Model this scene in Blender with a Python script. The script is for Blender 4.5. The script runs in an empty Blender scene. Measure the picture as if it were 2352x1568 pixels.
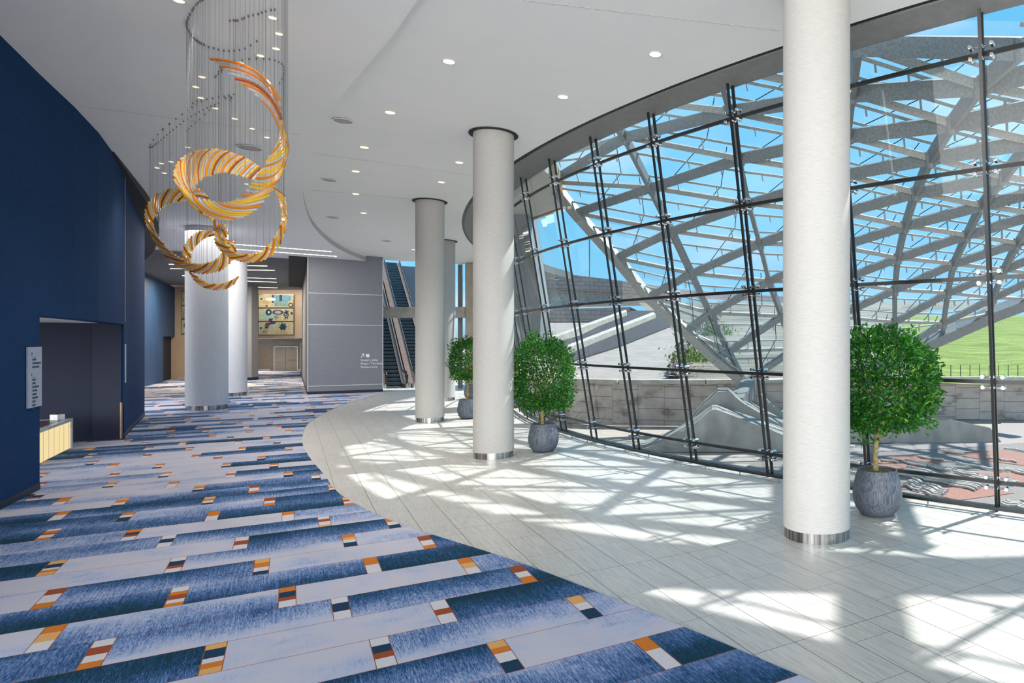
import bpy, math, random
from mathutils import Vector, Matrix, noise
from mathutils.geometry import tessellate_polygon
random.seed(7)
C = bpy.context.scene.collection
PI = math.pi
# ---------------------------------------------------------------- camera
F, PX, HY, H = 1530.0, 1620.0, 784.0, 2.75
cam_d = bpy.data.cameras.new('camera'); cam = bpy.data.objects.new('camera', cam_d); C.objects.link(cam)
cam.location = (0, 0, H); cam.rotation_euler = (PI/2, 0, 0)
cam_d.sensor_width = 36; cam_d.lens = F/2352*36; cam_d.shift_x = (1176-PX)/2352; cam_d.shift_y = 0
cam_d.clip_end = 2000
bpy.context.scene.camera = cam
vs = bpy.context.scene.view_settings
vs.view_transform = 'Standard'; vs.look = 'None'; vs.gamma = 1; vs.use_curve_mapping = False; vs.exposure = 1.36

def gp(x, y, z=0.0):
    """point of the picture -> point on the horizontal plane at height z"""
    Y = F*(H-z)/(y-HY); return Vector(((x-PX)*Y/F, Y, z))
def dp(x, y, Y):
    return Vector(((x-PX)*Y/F, Y, H-(y-HY)*Y/F))
def zL(Y): return 8.03-.0258*Y        # lobby ceiling on the carpet side
def zR(Y): return 7.97-.0165*Y        # soffit on the window side
def ceilL(x, y):
    Y = 5.28/((HY-y)/F+.0258); return Vector(((x-PX)*Y/F, Y, zL(Y)))
def ceilR(x, y):
    Y = 5.22/((HY-y)/F+.0165); return Vector(((x-PX)*Y/F, Y, zR(Y)))
TH = math.atan((665-1620)/1530)
U = Vector((math.sin(TH), math.cos(TH), 0)); V = Vector((math.cos(TH), -math.sin(TH), 0))

# ---------------------------------------------------------------- mesh helpers
class MB:
    def __init__(s): s.v = []; s.f = []; s.smooth = False
    def add(s, vs_, fs):
        n = len(s.v); s.v += [tuple(p) for p in vs_]; s.f += [tuple(i+n for i in q) for q in fs]; return s
    def box(s, a, b, m=None):
        x0, y0, z0 = a; x1, y1, z1 = b
        P = [Vector((x, y, z)) for z in (z0, z1) for y in (y0, y1) for x in (x0, x1)]
        if m is not None: P = [m @ p for p in P]
        return s.add(P, [(0, 2, 3, 1), (4, 5, 7, 6), (0, 1, 5, 4), (1, 3, 7, 5), (3, 2, 6, 7), (2, 0, 4, 6)])
    def beam(s, p, q, w, h, up=(0, 0, 1), h2=None):
        p = Vector(p); q = Vector(q); d = (q-p)
        if d.length < 1e-6: return s
        d.normalize(); up = Vector(up); sd = d.cross(up)
        if sd.length < 1e-5: sd = d.cross(Vector((1, 0, 0)))
        sd.normalize(); u2 = sd.cross(d); P = []
        for c, hh in ((p, h), (q, h2 or h)):
            for a, b in ((-1, -1), (1, -1), (1, 1), (-1, 1)): P.append(c+sd*a*w/2+u2*b*hh/2)
        return s.add(P, [(0, 3, 2, 1), (4, 5, 6, 7), (0, 1, 5, 4), (1, 2, 6, 5), (2, 3, 7, 6), (3, 0, 4, 7)])
    def tube(s, pts, r, n=8, cap=True):
        pts = [Vector(p) for p in pts]; rs = r if isinstance(r, (list, tuple)) else [r]*len(pts)
        base = len(s.v); prev = None
        for i, p in enumerate(pts):
            d = (pts[min(i+1, len(pts)-1)]-pts[max(i-1, 0)])
            d = d.normalized() if d.length > 1e-9 else Vector((0, 0, 1))
            a = prev if prev is not None else (Vector((0, 0, 1)) if abs(d.z) < .9 else Vector((1, 0, 0)))
            a = (a-d*a.dot(d)).normalized(); prev = a; b = d.cross(a)
            for k in range(n):
                t = 2*PI*k/n; s.v.append(tuple(p+(a*math.cos(t)+b*math.sin(t))*rs[i]))
        for i in range(len(pts)-1):
            for k in range(n):
                k2 = (k+1) % n; s.f.append((base+i*n+k, base+i*n+k2, base+(i+1)*n+k2, base+(i+1)*n+k))
        if cap:
            s.f.append(tuple(base+k for k in reversed(range(n)))); s.f.append(tuple(base+(len(pts)-1)*n+k for k in range(n)))
        return s
    def lathe(s, prof, c=(0, 0), n=48, cap=True):
        base = len(s.v)
        for r, z in prof:
            for k in range(n):
                t = 2*PI*k/n; s.v.append((c[0]+r*math.cos(t), c[1]+r*math.sin(t), z))
        for i in range(len(prof)-1):
            for k in range(n):
                k2 = (k+1) % n; s.f.append((base+i*n+k, base+i*n+k2, base+(i+1)*n+k2, base+(i+1)*n+k))
        if cap:
            s.f.append(tuple(base+k for k in reversed(range(n)))); s.f.append(tuple(base+(len(prof)-1)*n+k for k in range(n)))
        return s
    def poly(s, pts):
        pts = [Vector(p) for p in pts]
        n = len(s.v); s.v += [tuple(p) for p in pts]
        flat = [Vector((p.x, p.y, 0)) for p in pts]
        for t in tessellate_polygon([flat]):
            a, b, c = t
            if (flat[b]-flat[a]).cross(flat[c]-flat[a]).z < 0: a, b, c = c, b, a
            s.f.append((n+a, n+b, n+c))
        return s
    def prism(s, pts, dz):
        """closed solid: polygon lifted by the vector (0,0,dz)"""
        pts = [Vector(p) for p in pts]; n = len(pts); base = len(s.v)
        if sum(pts[i].x*pts[(i+1) % n].y-pts[(i+1) % n].x*pts[i].y for i in range(n)) < 0: pts.reverse()
        s.v += [tuple(p) for p in pts]+[(p.x, p.y, p.z+dz) for p in pts]
        flat = [Vector((p.x, p.y, 0)) for p in pts]
        for a, b, c in tessellate_polygon([flat]):
            if (flat[b]-flat[a]).cross(flat[c]-flat[a]).z < 0: a, b, c = c, b, a
            s.f.append((base+c, base+b, base+a)); s.f.append((base+n+a, base+n+b, base+n+c))
        for i in range(n):
            j = (i+1) % n; s.f.append((base+i, base+j, base+n+j, base+n+i))
        return s
    def wall(s, pts, z0, z1, t, side=1):
        """wall along a plan polyline, z0/z1 numbers or functions of y; thickness t to one side"""
        g = lambda z, p: z(p.y) if callable(z) else z
        pts = [Vector((p[0], p[1], 0)) for p in pts]; off = []
        for i, p in enumerate(pts):
            d = (pts[min(i+1, len(pts)-1)]-pts[max(i-1, 0)]).normalized()
            off.append(p+Vector((-d.y, d.x, 0))*t*side)
        n = len(pts); base = len(s.v)
        for A in (pts, off):
            for i in range(n): s.v.append((A[i].x, A[i].y, g(z0, pts[i])))
            for i in range(n): s.v.append((A[i].x, A[i].y, g(z1, pts[i])))
        for i in range(n-1):
            for a, b, c, d in ((i, i+1, n+i+1, n+i), (2*n+i+1, 2*n+i, 3*n+i, 3*n+i+1), (n+i, n+i+1, 3*n+i+1, 3*n+i), (i+1, i, 2*n+i, 2*n+i+1)):
                s.f.append((base+a, base+b, base+c, base+d))
        for i in (0, n-1):
            s.f.append((base+i, base+n+i, base+3*n+i, base+2*n+i))
        return s
    def build(s, name, m, parent=None, smooth=False, bevel=0):
        me = bpy.data.meshes.new(name); me.from_pydata(s.v, [], s.f); me.update()
        if m is not None: me.materials.append(m)
        if smooth:
            me.polygons.foreach_set('use_smooth', [True]*len(me.polygons))
            try: me.set_sharp_from_angle(angle=math.radians(40))
            except Exception: pass
        o = bpy.data.objects.new(name, me); C.objects.link(o)
        if parent is not None:
            o.parent = parent
        if bevel:
            b = o.modifiers.new('bevel', 'BEVEL'); b.width = bevel; b.segments = 2; b.limit_method = 'ANGLE'
        return o
def shift(o, v):
    """move mesh data so that the object's own location is v"""
    v = Vector(v); o.data.transform(Matrix.Translation(-v)); o.location = v; return o
def tag(o, label=None, cat=None, group=None, kind=None):
    if label: o['label'] = label
    if cat: o['category'] = cat
    if group: o['group'] = group
    if kind: o['kind'] = kind
    return o
def empty(name, loc=(0, 0, 0), label=None, cat=None, group=None, kind=None, rz=0):
    o = bpy.data.objects.new(name, None); C.objects.link(o); o.location = loc; o.rotation_euler.z = rz
    o.empty_display_size = .2
    return tag(o, label, cat, group, kind)
def keep(o, parent):
    """parent o without moving it (parent has no rotation)"""
    o.parent = parent; o.location = Vector(o.location)-Vector(parent.location); return o
def copy_tree(o, parent=None):
    c = o.copy(); C.objects.link(c); c.parent = parent
    for ch in list(o.children): copy_tree(ch, c)
    return c
def struct(o): return tag(o, kind='structure')
def text_mesh(name, body, size, m, parent=None, ext=.004, align='LEFT'):
    cu = bpy.data.curves.new(name, 'FONT'); cu.body = body; cu.size = size; cu.extrude = ext; cu.align_x = align
    t = bpy.data.objects.new('tmp', cu); C.objects.link(t)
    dg = bpy.context.evaluated_depsgraph_get(); me = bpy.data.meshes.new_from_object(t.evaluated_get(dg))
    bpy.data.objects.remove(t); me.materials.clear(); me.materials.append(m)
    o = bpy.data.objects.new(name, me); C.objects.link(o); o.parent = parent; return o

# ---------------------------------------------------------------- materials
def srgb(r, g, b):
    return tuple(((c/255)/12.92 if c/255 <= .04045 else ((c/255+.055)/1.055)**2.4) for c in (r, g, b))+(1,)
class NT:
    def __init__(s, name):
        s.m = bpy.data.materials.new(name); s.m.use_nodes = True; s.t = s.m.node_tree; s.t.nodes.clear()
        s.out = s.t.nodes.new('ShaderNodeOutputMaterial')
    def n(s, typ, **k):
        x = s.t.nodes.new('ShaderNode'+typ)
        for a, b in k.items():
            if a.startswith('i_'): x.inputs[int(a[2:]) if a[2:].isdigit() else a[2:].replace('_', ' ')].default_value = b
            else: setattr(x, a, b)
        return x
    def l(s, a, b): s.t.links.new(a, b)
    def math(s, op, a, b=None, c=None):
        x = s.n('Math', operation=op)
        for i, v in enumerate((a, b, c)):
            if v is None: continue
            if isinstance(v, (int, float)): x.inputs[i].default_value = v
            else: s.l(v, x.inputs[i])
        return x.outputs[0]
    def ramp(s, fac, stops):
        x = s.n('ValToRGB'); e = x.color_ramp.elements
        while len(e) < len(stops): e.new(.5)
        for k, (p, c) in enumerate(stops): e[k].position = p; e[k].color = c
        s.l(fac, x.inputs[0]); return x.outputs[0]
    def mix(s, fac, a, b, mode='MIX'):
        x = s.n('Mix', data_type='RGBA', blend_type=mode)
        for i, v in ((0, fac), (6, a), (7, b)):
            if isinstance(v, (int, float, tuple)): x.inputs[i].default_value = v
            else: s.l(v, x.inputs[i])
        return x.outputs[2]
    def pr(s, **k):
        x = s.n('BsdfPrincipled')
        for a, b in k.items(): x.inputs[a.replace('_', ' ')].default_value = b
        s.l(x.outputs[0], s.out.inputs[0]); return x
    def coord(s, kind='Object', scale=(1, 1, 1), rot=(0, 0, 0)):
        c = s.n('TexCoord'); mp = s.n('Mapping'); mp.inputs['Scale'].default_value = scale; mp.inputs['Rotation'].default_value = rot
        s.l(c.outputs[kind], mp.inputs[0]); return mp.outputs[0]
    def noise(s, vec, scale, detail=4, rough=.5):
        x = s.n('TexNoise'); x.inputs['Scale'].default_value = scale; x.inputs['Detail'].default_value = detail; x.inputs['Roughness'].default_value = rough
        s.l(vec, x.inputs['Vector']); return x.outputs[0]
    def bump(s, h, strength, dist, bs):
        x = s.n('Bump'); x.inputs['Strength'].default_value = strength; x.inputs['Distance'].default_value = dist
        s.l(h, x.inputs['Height']); s.l(x.outputs[0], bs.inputs['Normal'])

def mat(name, c1, c2=None, rough=.6, metal=0, scale=(1, 1, 1), ns=8, bump=0, bd=.01, spec=.5, detail=5, lo=.35, hi=.65):
    t = NT(name); b = t.pr(Roughness=rough, Metallic=metal); b.inputs['Specular IOR Level'].default_value = spec
    c2 = c2 or tuple(x*.88 for x in c1[:3])+(1,)
    nz = t.noise(t.coord('Object', scale), ns, detail)
    t.l(t.ramp(nz, [(lo, c1), (hi, c2)]), b.inputs['Base Color'])
    if bump: t.bump(nz, bump, bd, b)
    return t.m

M = {}
M['ceil'] = mat('ceiling_paint', (.89, .89, .88, 1), (.87, .875, .875, 1), .8, ns=1.5)
M['ceil_dark'] = mat('ceiling_paint_grey', (.20, .21, .23, 1), (.18, .19, .21, 1), .8, ns=1.5)  # same ceiling, darkened in colour where little light reaches
M['black'] = mat('black_metal', (.008, .009, .010, 1), rough=.35)
M['reveal'] = mat('dark_reveal', (.015, .016, .02, 1), rough=.7)
M['steel'] = mat('brushed_steel', (.62, .61, .59, 1), (.16, .155, .15, 1), .25, 1, (9, 9, .1), 2)
M['chrome'] = mat('chrome', (.75, .75, .75, 1), rough=.12, metal=1)
M['header'] = mat('header_grey', (.20, .205, .205, 1), rough=.5, metal=.1)
M['fabric'] = mat('column_wallcovering', (.53, .515, .49, 1), (.45, .44, .42, 1), .75, scale=(3, 3, 60), ns=3, bump=.1, bd=.002)
M['fabric2'] = mat('far_column_wallcovering', (.66, .675, .72, 1), (.58, .595, .64, 1), .75, scale=(40, 40, 1.2), ns=2, bump=.1, bd=.002)
M['navy'] = mat('navy_wallcovering', srgb(17, 48, 84), srgb(25, 63, 106), .85, scale=(30, 30, 4), ns=3, bump=.15, bd=.002, spec=.12)
M['navy_far'] = mat('navy_wallcovering_panelled', srgb(22, 52, 92), srgb(34, 72, 118), .6, scale=(6, 6, .3), ns=2)
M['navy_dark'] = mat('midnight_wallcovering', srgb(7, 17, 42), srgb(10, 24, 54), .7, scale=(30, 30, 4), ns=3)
M['base'] = mat('navy_baseboard', srgb(14, 26, 50), rough=.5)
M['linen'] = mat('grey_linen_wallcovering', srgb(138, 141, 149), srgb(112, 115, 124), .7, scale=(2, 2, 60), ns=5, bump=.1, bd=.002)
M['trimw'] = mat('pale_metal_trim', (.7, .71, .72, 1), rough=.4, metal=.3)
M['beige'] = mat('beige_paint', srgb(190, 170, 150), srgb(182, 163, 144), .8, ns=2)
M['beige_d'] = mat('taupe_paint', srgb(140, 128, 112), srgb(132, 121, 106), .8, ns=2)
M['doorp'] = mat('door_paint', srgb(150, 142, 130), rough=.5)
M['concrete'] = mat('concrete', (.47, .45, .41, 1), (.34, .32, .28, 1), .85, ns=3, bump=.3, detail=8)
M['concrete_d'] = mat('weathered_concrete', (.33, .32, .30, 1), (.22, .215, .205, 1), .85, scale=(1, 1, .6), ns=2, bump=.2, detail=8)  # darker than plain concrete; the footing front's shade is put into it
M['concrete_y'] = mat('board_concrete', (.50, .44, .34, 1), (.38, .33, .25, 1), .85, scale=(1, 1, .5), ns=3, bump=.2, detail=8)
M['white'] = mat('white_glaze', (.85, .85, .84, 1), rough=.3)
M['galv'] = mat('galvanised_steel', (.27, .285, .29, 1), (.19, .20, .205, 1), .5, .2, ns=20, detail=8)
M['galv_l'] = mat('pale_galvanised_steel', (.42, .415, .39, 1), (.28, .28, .26, 1), .55, .1, ns=25, detail=8)
M['signp'] = mat('silver_sign_plate', srgb(170, 180, 200), rough=.35, metal=.3)
M['signt'] = mat('sign_text_grey', srgb(60, 66, 80), rough=.5)
M['signw'] = mat('white_letters', (.9, .9, .9, 1), rough=.5)
M['marble'] = mat('white_marble', (.75, .75, .76, 1), (.35, .35, .38, 1), .25, ns=6, lo=.5, hi=.8)
M['wood_top'] = mat('reddish_wood', srgb(120, 92, 92), srgb(84, 62, 64), .3, scale=(1, 14, 1), ns=2)
M['soil'] = mat('bark_mulch', srgb(150, 135, 85), srgb(70, 58, 38), .95, ns=60, bump=1, bd=.03)
M['bark'] = mat('pale_bark', srgb(175, 160, 105), srgb(120, 108, 70), .8, ns=30, bump=.4)
M['pot'] = mat('charcoal_ribbed_glaze', srgb(64, 70, 80), srgb(112, 120, 132), .55, scale=(14, 14, 1), ns=5, bump=.5, bd=.006)
M['rubber'] = mat('handrail_rubber', (.012, .012, .013, 1), rough=.45)
M['copper'] = mat('bronze_skirt', (.42, .27, .20, 1), (.30, .19, .14, 1), .35, .7)
M['stepm'] = mat('escalator_step', (.11, .145, .165, 1), (.08, .10, .12, 1), .5, .3, scale=(1, 1, 1), ns=30)
M['asphalt'] = mat('asphalt', (.04, .042, .05, 1), rough=.9)
M['block'] = None
M['wood_soffit'] = mat('timber_fascia', srgb(190, 160, 125), rough=.6)
M['soffit'] = mat('exterior_soffit', (.55, .54, .50, 1), rough=.7)
M['pylon'] = mat('grey_pylon_cladding', (.26, .28, .29, 1), (.20, .22, .23, 1), .5, ns=1)
M['log'] = mat('bleached_driftwood', (.50, .495, .48, 1), (.24, .235, .23, 1), .9, ns=14, bump=.15, lo=.4, hi=.75)
M['pebg'] = mat('grey_pebbles', (.30, .27, .26, 1), (.17, .155, .15, 1), .95, ns=38, bump=.8, bd=.03, detail=3)
M['pebp'] = mat('pink_pebbles', (.36, .19, .15, 1), (.24, .13, .11, 1), .95, ns=38, bump=.8, bd=.03, detail=3)
M['pebw'] = mat('pale_pebbles', (.40, .36, .345, 1), (.26, .22, .21, 1), .95, ns=38, bump=.8, bd=.03, detail=3)
M['rock'] = mat('rubble', (.36, .31, .29, 1), (.06, .05, .05, 1), .95, ns=3.5, bump=1, bd=.3, detail=3)
M['slope'] = mat('paved_slope', (.31, .28, .26, 1), (.25, .23, .215, 1), .9, scale=(1, 1, 1), ns=1.2, detail=8)
M['terr'] = mat('terraced_bank', (.27, .25, .20, 1), (.12, .11, .09, 1), .95, scale=(.12, 1.6, 2.5), ns=1.5, detail=6)
M['brown'] = mat('dry_hill', srgb(125, 122, 110), srgb(100, 100, 90), .95, ns=.3)
M['hillfar'] = mat('far_hill', srgb(120, 140, 165), rough=.95)
M['fence'] = mat('fence_metal', (.08, .09, .07, 1), rough=.7)

def m_grass():
    t = NT('meadow_grass'); b = t.pr(Roughness=.95)
    a = t.noise(t.coord('Object', (.3, 1.5, 1.5)), 1.2, 9, .7)
    t.l(t.ramp(a, [(.3, (.09, .15, .025, 1)), (.5, (.18, .25, .05, 1)), (.68, (.32, .34, .10, 1))]), b.inputs['Base Color'])
    t.bump(t.noise(t.coord('Object'), 6, 6), .6, .3, b); return t.m
M['grass'] = m_grass()
M['scrub'] = mat('green_scrub', (.22, .34, .06, 1), (.10, .20, .03, 1), .95, ns=5, bump=1, bd=.2)

def m_glass(name, tint, gloss=.5, rough=0.0, haze=0.0, hazecol=(.9, .95, 1, 1)):
    t = NT(name); tr = t.n('BsdfTransparent'); tr.inputs[0].default_value = tint
    gl = t.n('BsdfGlossy'); gl.inputs['Roughness'].default_value = rough; gl.inputs[0].default_value = (1, 1, 1, 1)
    fr = t.n('LayerWeight'); fr.inputs[0].default_value = .5
    f2 = t.math('MULTIPLY_ADD', t.math('POWER', fr.outputs['Facing'], 4), gloss, .012)
    mx = t.n('MixShader'); t.l(f2, mx.inputs[0]); t.l(tr.outputs[0], mx.inputs[1]); t.l(gl.outputs[0], mx.inputs[2])
    o = mx.outputs[0]
    if haze:
        d = t.n('BsdfTranslucent'); d.inputs[0].default_value = hazecol; e = t.n('BsdfDiffuse'); e.inputs[0].default_value = hazecol
        h = t.n('MixShader'); h.inputs[0].default_value = .4; t.l(d.outputs[0], h.inputs[1]); t.l(e.outputs[0], h.inputs[2])
        nz = t.noise(t.coord('Object'), .25, 2)
        ff = t.math('MULTIPLY', t.ramp(nz, [(.35, (.4, .4, .4, 1)), (.65, (1, 1, 1, 1))]), haze)
        m2 = t.n('MixShader'); t.l(ff, m2.inputs[0]); t.l(o, m2.inputs[1]); t.l(h.outputs[0], m2.inputs[2]); o = m2.outputs[0]
    t.l(o, t.out.inputs[0]); return t.m
M['glass'] = m_glass('clear_glazing', (.93, .965, .97, 1), .55)
M['cglass'] = m_glass('fritted_canopy_glass', (.88, .94, .96, 1), .25, haze=.13)
M['balglass'] = m_glass('balustrade_glass', (.85, .92, .95, 1), .8)
def m_colglass(name, col, tr=.5, gloss=.6, emis=0):
    t = NT(name); a = t.n('BsdfTransparent'); a.inputs[0].default_value = col
    d = t.n('BsdfTranslucent'); d.inputs[0].default_value = col; g = t.n('BsdfGlossy'); g.inputs['Roughness'].default_value = .08
    df = t.n('BsdfDiffuse'); df.inputs[0].default_value = col
    m0 = t.n('MixShader'); m0.inputs[0].default_value = .5; t.l(d.outputs[0], m0.inputs[1]); t.l(df.outputs[0], m0.inputs[2])
    m1 = t.n('MixShader'); m1.inputs[0].default_value = tr; t.l(m0.outputs[0], m1.inputs[1]); t.l(a.outputs[0], m1.inputs[2])
    fr = t.n('LayerWeight'); fr.inputs[0].default_value = .5; f2 = t.math('MULTIPLY_ADD', t.math('POWER', fr.outputs['Facing'], 3), gloss, .05)
    m2 = t.n('MixShader'); t.l(f2, m2.inputs[0]); t.l(m1.outputs[0], m2.inputs[1]); t.l(g.outputs[0], m2.inputs[2])
    t.l(m2.outputs[0], t.out.inputs[0]); return t.m
M['amber'] = m_colglass('amber_glass', (.95, .42, .01, 1), .22)
M['honey'] = m_colglass('honey_glass', (1.0, .76, .12, 1), .3)
M['rustg'] = m_colglass('copper_glass', (.62, .17, .02, 1), .22)
M['clearg'] = m_colglass('clear_glass_rod', (.93, .94, .96, 1), .6, 1.0)
def m_emit(name, col, s):
    t = NT(name); e = t.n('Emission'); e.inputs[0].default_value = col; e.inputs[1].default_value = s
    t.l(e.outputs[0], t.out.inputs[0]); return t.m
M['lampw'] = m_emit('warm_lamp', (1, .70, .42, 1), 1.15)
M['lampl'] = m_emit('linear_lamp', (1, .90, .68, 1), 3.2)
M['glowp'] = m_emit('backlit_onyx', (1, .80, .42, 1), .36)
def m_leaf():
    t = NT('ficus_leaf'); b = t.pr(Roughness=.38)
    g = t.n('NewGeometry'); r = g.outputs['Random Per Island']
    t.l(t.ramp(r, [(0, (.006, .045, .006, 1)), (.5, (.012, .11, .010, 1)), (.93, (.04, .21, .015, 1)), (1, (.28, .30, .03, 1))]), b.inputs['Base Color'])
    tl = t.n('BsdfTranslucent'); tl.inputs[0].default_value = (.05, .28, .01, 1)
    mx = t.n('MixShader'); mx.inputs[0].default_value = .3; t.l(b.outputs[0], mx.inputs[1]); t.l(tl.outputs[0], mx.inputs[2]); t.l(mx.outputs[0], t.out.inputs[0])
    return t.m
M['leaf'] = m_leaf()
def m_block():
    t = NT('stained_block_wall'); b = t.pr(Roughness=.9)
    a = t.noise(t.coord('Object', (1, 1, 1.5)), 1.1, 9, .65)
    c = t.ramp(a, [(.36, (.20, .17, .155, 1)), (.46, (.38, .335, .31, 1)), (.7, (.47, .43, .40, 1))])
    uvn = t.n('UVMap'); sx = t.n('SeparateXYZ'); t.l(uvn.outputs[0], sx.inputs[0])
    row = t.math('FLOOR', sx.outputs[1]); off = t.n('TexWhiteNoise', noise_dimensions='1D'); t.l(t.math('FLOOR', t.math('DIVIDE', sx.outputs[0], 1)), off.inputs['W'])
    vv = t.math('ADD', sx.outputs[1], t.math('MULTIPLY', off.outputs[0], .9))
    fx = t.math('FRACT', sx.outputs[0]); fy = t.math('FRACT', vv)
    j = t.math('MAXIMUM', t.math('LESS_THAN', fx, .012), t.math('LESS_THAN', fy, .045))
    t.l(t.mix(j, c, (.10, .09, .09, 1)), b.inputs['Base Color']); return t.m
M['block'] = m_block()
def m_parapet():
    t = NT('bridge_parapet_block'); b = t.pr(Roughness=.9)
    br = t.n('TexBrick'); t.l(t.coord('UV', (1, 1, 1)), br.inputs[0]); br.inputs['Scale'].default_value = 1
    br.inputs['Color1'].default_value = (.40, .30, .26, 1); br.inputs['Color2'].default_value = (.46, .35, .31, 1); br.inputs['Mortar'].default_value = (.16, .13, .12, 1)
    br.inputs['Brick Width'].default_value = 1.2; br.inputs['Row Height'].default_value = .5; br.inputs['Mortar Size'].default_value = .025
    t.l(br.outputs[0], b.inputs['Base Color']); return t.m
M['parapet'] = m_parapet()

def m_tile():
    t = NT('stone_plank_tile'); b = t.pr(Roughness=.3); b.inputs['Specular IOR Level'].default_value = .5
    c = t.n('TexCoord'); P = c.outputs['Object']
    def dot(v):
        x = t.n('VectorMath', operation='DOT_PRODUCT'); t.l(P, x.inputs[0]); x.inputs[1].default_value = v; return x.outputs['Value']
    u = dot(tuple(U)); v = dot(tuple(V))
    W, Lg = .457, .914
    vi = t.math('DIVIDE', t.math('SUBTRACT', v, TILE_V0), W); col = t.math('FLOOR', vi); fv = t.math('FRACT', vi)
    wn = t.n('TexWhiteNoise', noise_dimensions='1D'); t.l(col, wn.inputs['W'])
    st = t.math('MULTIPLY', t.math('FLOOR', t.math('MULTIPLY', wn.outputs[0], 3)), .3333)
    ui = t.math('ADD', t.math('DIVIDE', t.math('SUBTRACT', u, TILE_U0), Lg), st); fu = t.math('FRACT', ui); row = t.math('FLOOR', ui)
    # joints: long joints dark, cross joints fainter
    dv = t.math('MULTIPLY', t.math('MINIMUM', fv, t.math('SUBTRACT', 1, fv)), W)
    du = t.math('MULTIPLY', t.math('MINIMUM', fu, t.math('SUBTRACT', 1, fu)), Lg)
    jv = t.math('LESS_THAN', dv, .0035); ju = t.math('MULTIPLY', t.math('LESS_THAN', du, .003), .75)
    # full cross joint lines every 5.9 m
    fx = t.math('FRACT', t.math('DIVIDE', t.math('SUBTRACT', u, TILE_U0), 2.742)); dx = t.math('MULTIPLY', t.math('MINIMUM', fx, t.math('SUBTRACT', 1, fx)), 2.742)
    j = t.math('MAXIMUM', t.math('MAXIMUM', jv, ju), t.math('LESS_THAN', dx, .0035))
    cw = t.n('CombineXYZ'); t.l(col, cw.inputs[0]); t.l(row, cw.inputs[1]); w2 = t.n('TexWhiteNoise', noise_dimensions='2D'); t.l(cw.outputs[0], w2.inputs['Vector'])
    gv = t.n('CombineXYZ'); t.l(t.math('MULTIPLY', u, 1.2), gv.inputs[0]); t.l(t.math('MULTIPLY', v, 26), gv.inputs[1]); t.l(t.math('MULTIPLY', w2.outputs[0], 40), gv.inputs[2])
    gn = t.noise(gv.outputs[0], 2.2, 7, .62)
    base = t.ramp(gn, [(.3, (.36, .35, .33, 1)), (.5, (.50, .49, .465, 1)), (.7, (.60, .59, .565, 1))])
    base = t.mix(t.math('MULTIPLY', w2.outputs[0], .18), base, (.36, .355, .35, 1))
    t.l(t.mix(j, base, (.05, .05, .05, 1)), b.inputs['Base Color'])
    rg = t.math('MULTIPLY_ADD', gn, .25, .22); t.l(rg, b.inputs['Roughness'])
    return t.m
def tuv(x, y):
    p = gp(x, y); return p.dot(U), p.dot(V)
TILE_U0 = tuv(1300, 1323.4)[0]; TILE_V0 = tuv(1576.7, 1269.9)[1]
M['tile'] = m_tile()

def m_carpet():
    t = NT('woven_banded_carpet'); b = t.pr(Roughness=.95); b.inputs['Specular IOR Level'].default_value = .1
    lv = t.n('Attribute', attribute_name='lev'); mk = t.n('Attribute', attribute_name='mk'); mc = t.n('Attribute', attribute_name='mcol')
    c = t.n('TexCoord'); P = c.outputs['Object']
    def dot(v):
        x = t.n('VectorMath', operation='DOT_PRODUCT'); t.l(P, x.inputs[0]); x.inputs[1].default_value = v; return x.outputs['Value']
    u = dot(tuple(U)); v = dot(tuple(V))
    def st(su, sv, sc, det=4, ro=.6):
        g = t.n('CombineXYZ'); t.l(t.math('MULTIPLY', u, su), g.inputs[0]); t.l(t.math('MULTIPLY', v, sv), g.inputs[1]); return t.noise(g.outputs[0], sc, det, ro)
    big = st(1.2, .8, 1.6, 3)        # soft patches
    streak = st(13, 210, 1, 4, .75)     # fine streaks across the band
    streak2 = st(2.4, 48, 1, 2, .6)
    weave = st(260, 260, 1, 1)
    lev = t.math('ADD', lv.outputs['Fac'], t.math('MULTIPLY', t.math('SUBTRACT', big, .5), .75))
    act = t.math('MULTIPLY', t.math('MINIMUM', t.math('MAXIMUM', t.math('MULTIPLY', lev, 3.2), .22), 1), 1)
    lev = t.math('ADD', lev, t.math('MULTIPLY', t.math('MULTIPLY', t.math('SUBTRACT', streak, .5), 2.5), act))
    lev = t.math('ADD', lev, t.math('MULTIPLY', t.math('MULTIPLY', t.math('SUBTRACT', streak2, .5), .7), act))
    lev = t.math('ADD', lev, t.math('MULTIPLY', t.math('MULTIPLY', t.math('SUBTRACT', weave, .5), .5), act))
    body = t.ramp(lev, [(0, srgb(184, 182, 194)), (.12, srgb(168, 176, 200)), (.36, srgb(104, 132, 178)), (.6, srgb(50, 84, 132)), (.8, srgb(24, 64, 92)), (1, srgb(20, 52, 64))])
    wm = t.math('MULTIPLY_ADD', streak, -.5, 1.22)
    cc = t.n('CombineColor'); [t.l(wm, cc.inputs[i]) for i in range(3)]
    mcl = t.mix(1.0, mc.outputs['Color'], cc.outputs[0], 'MULTIPLY')
    col = t.mix(mk.outputs['Fac'], body, mcl)
    t.l(col, b.inputs['Base Color']); t.bump(weave, .25, .004, b)
    return t.m
M['carpet'] = m_carpet()

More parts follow.
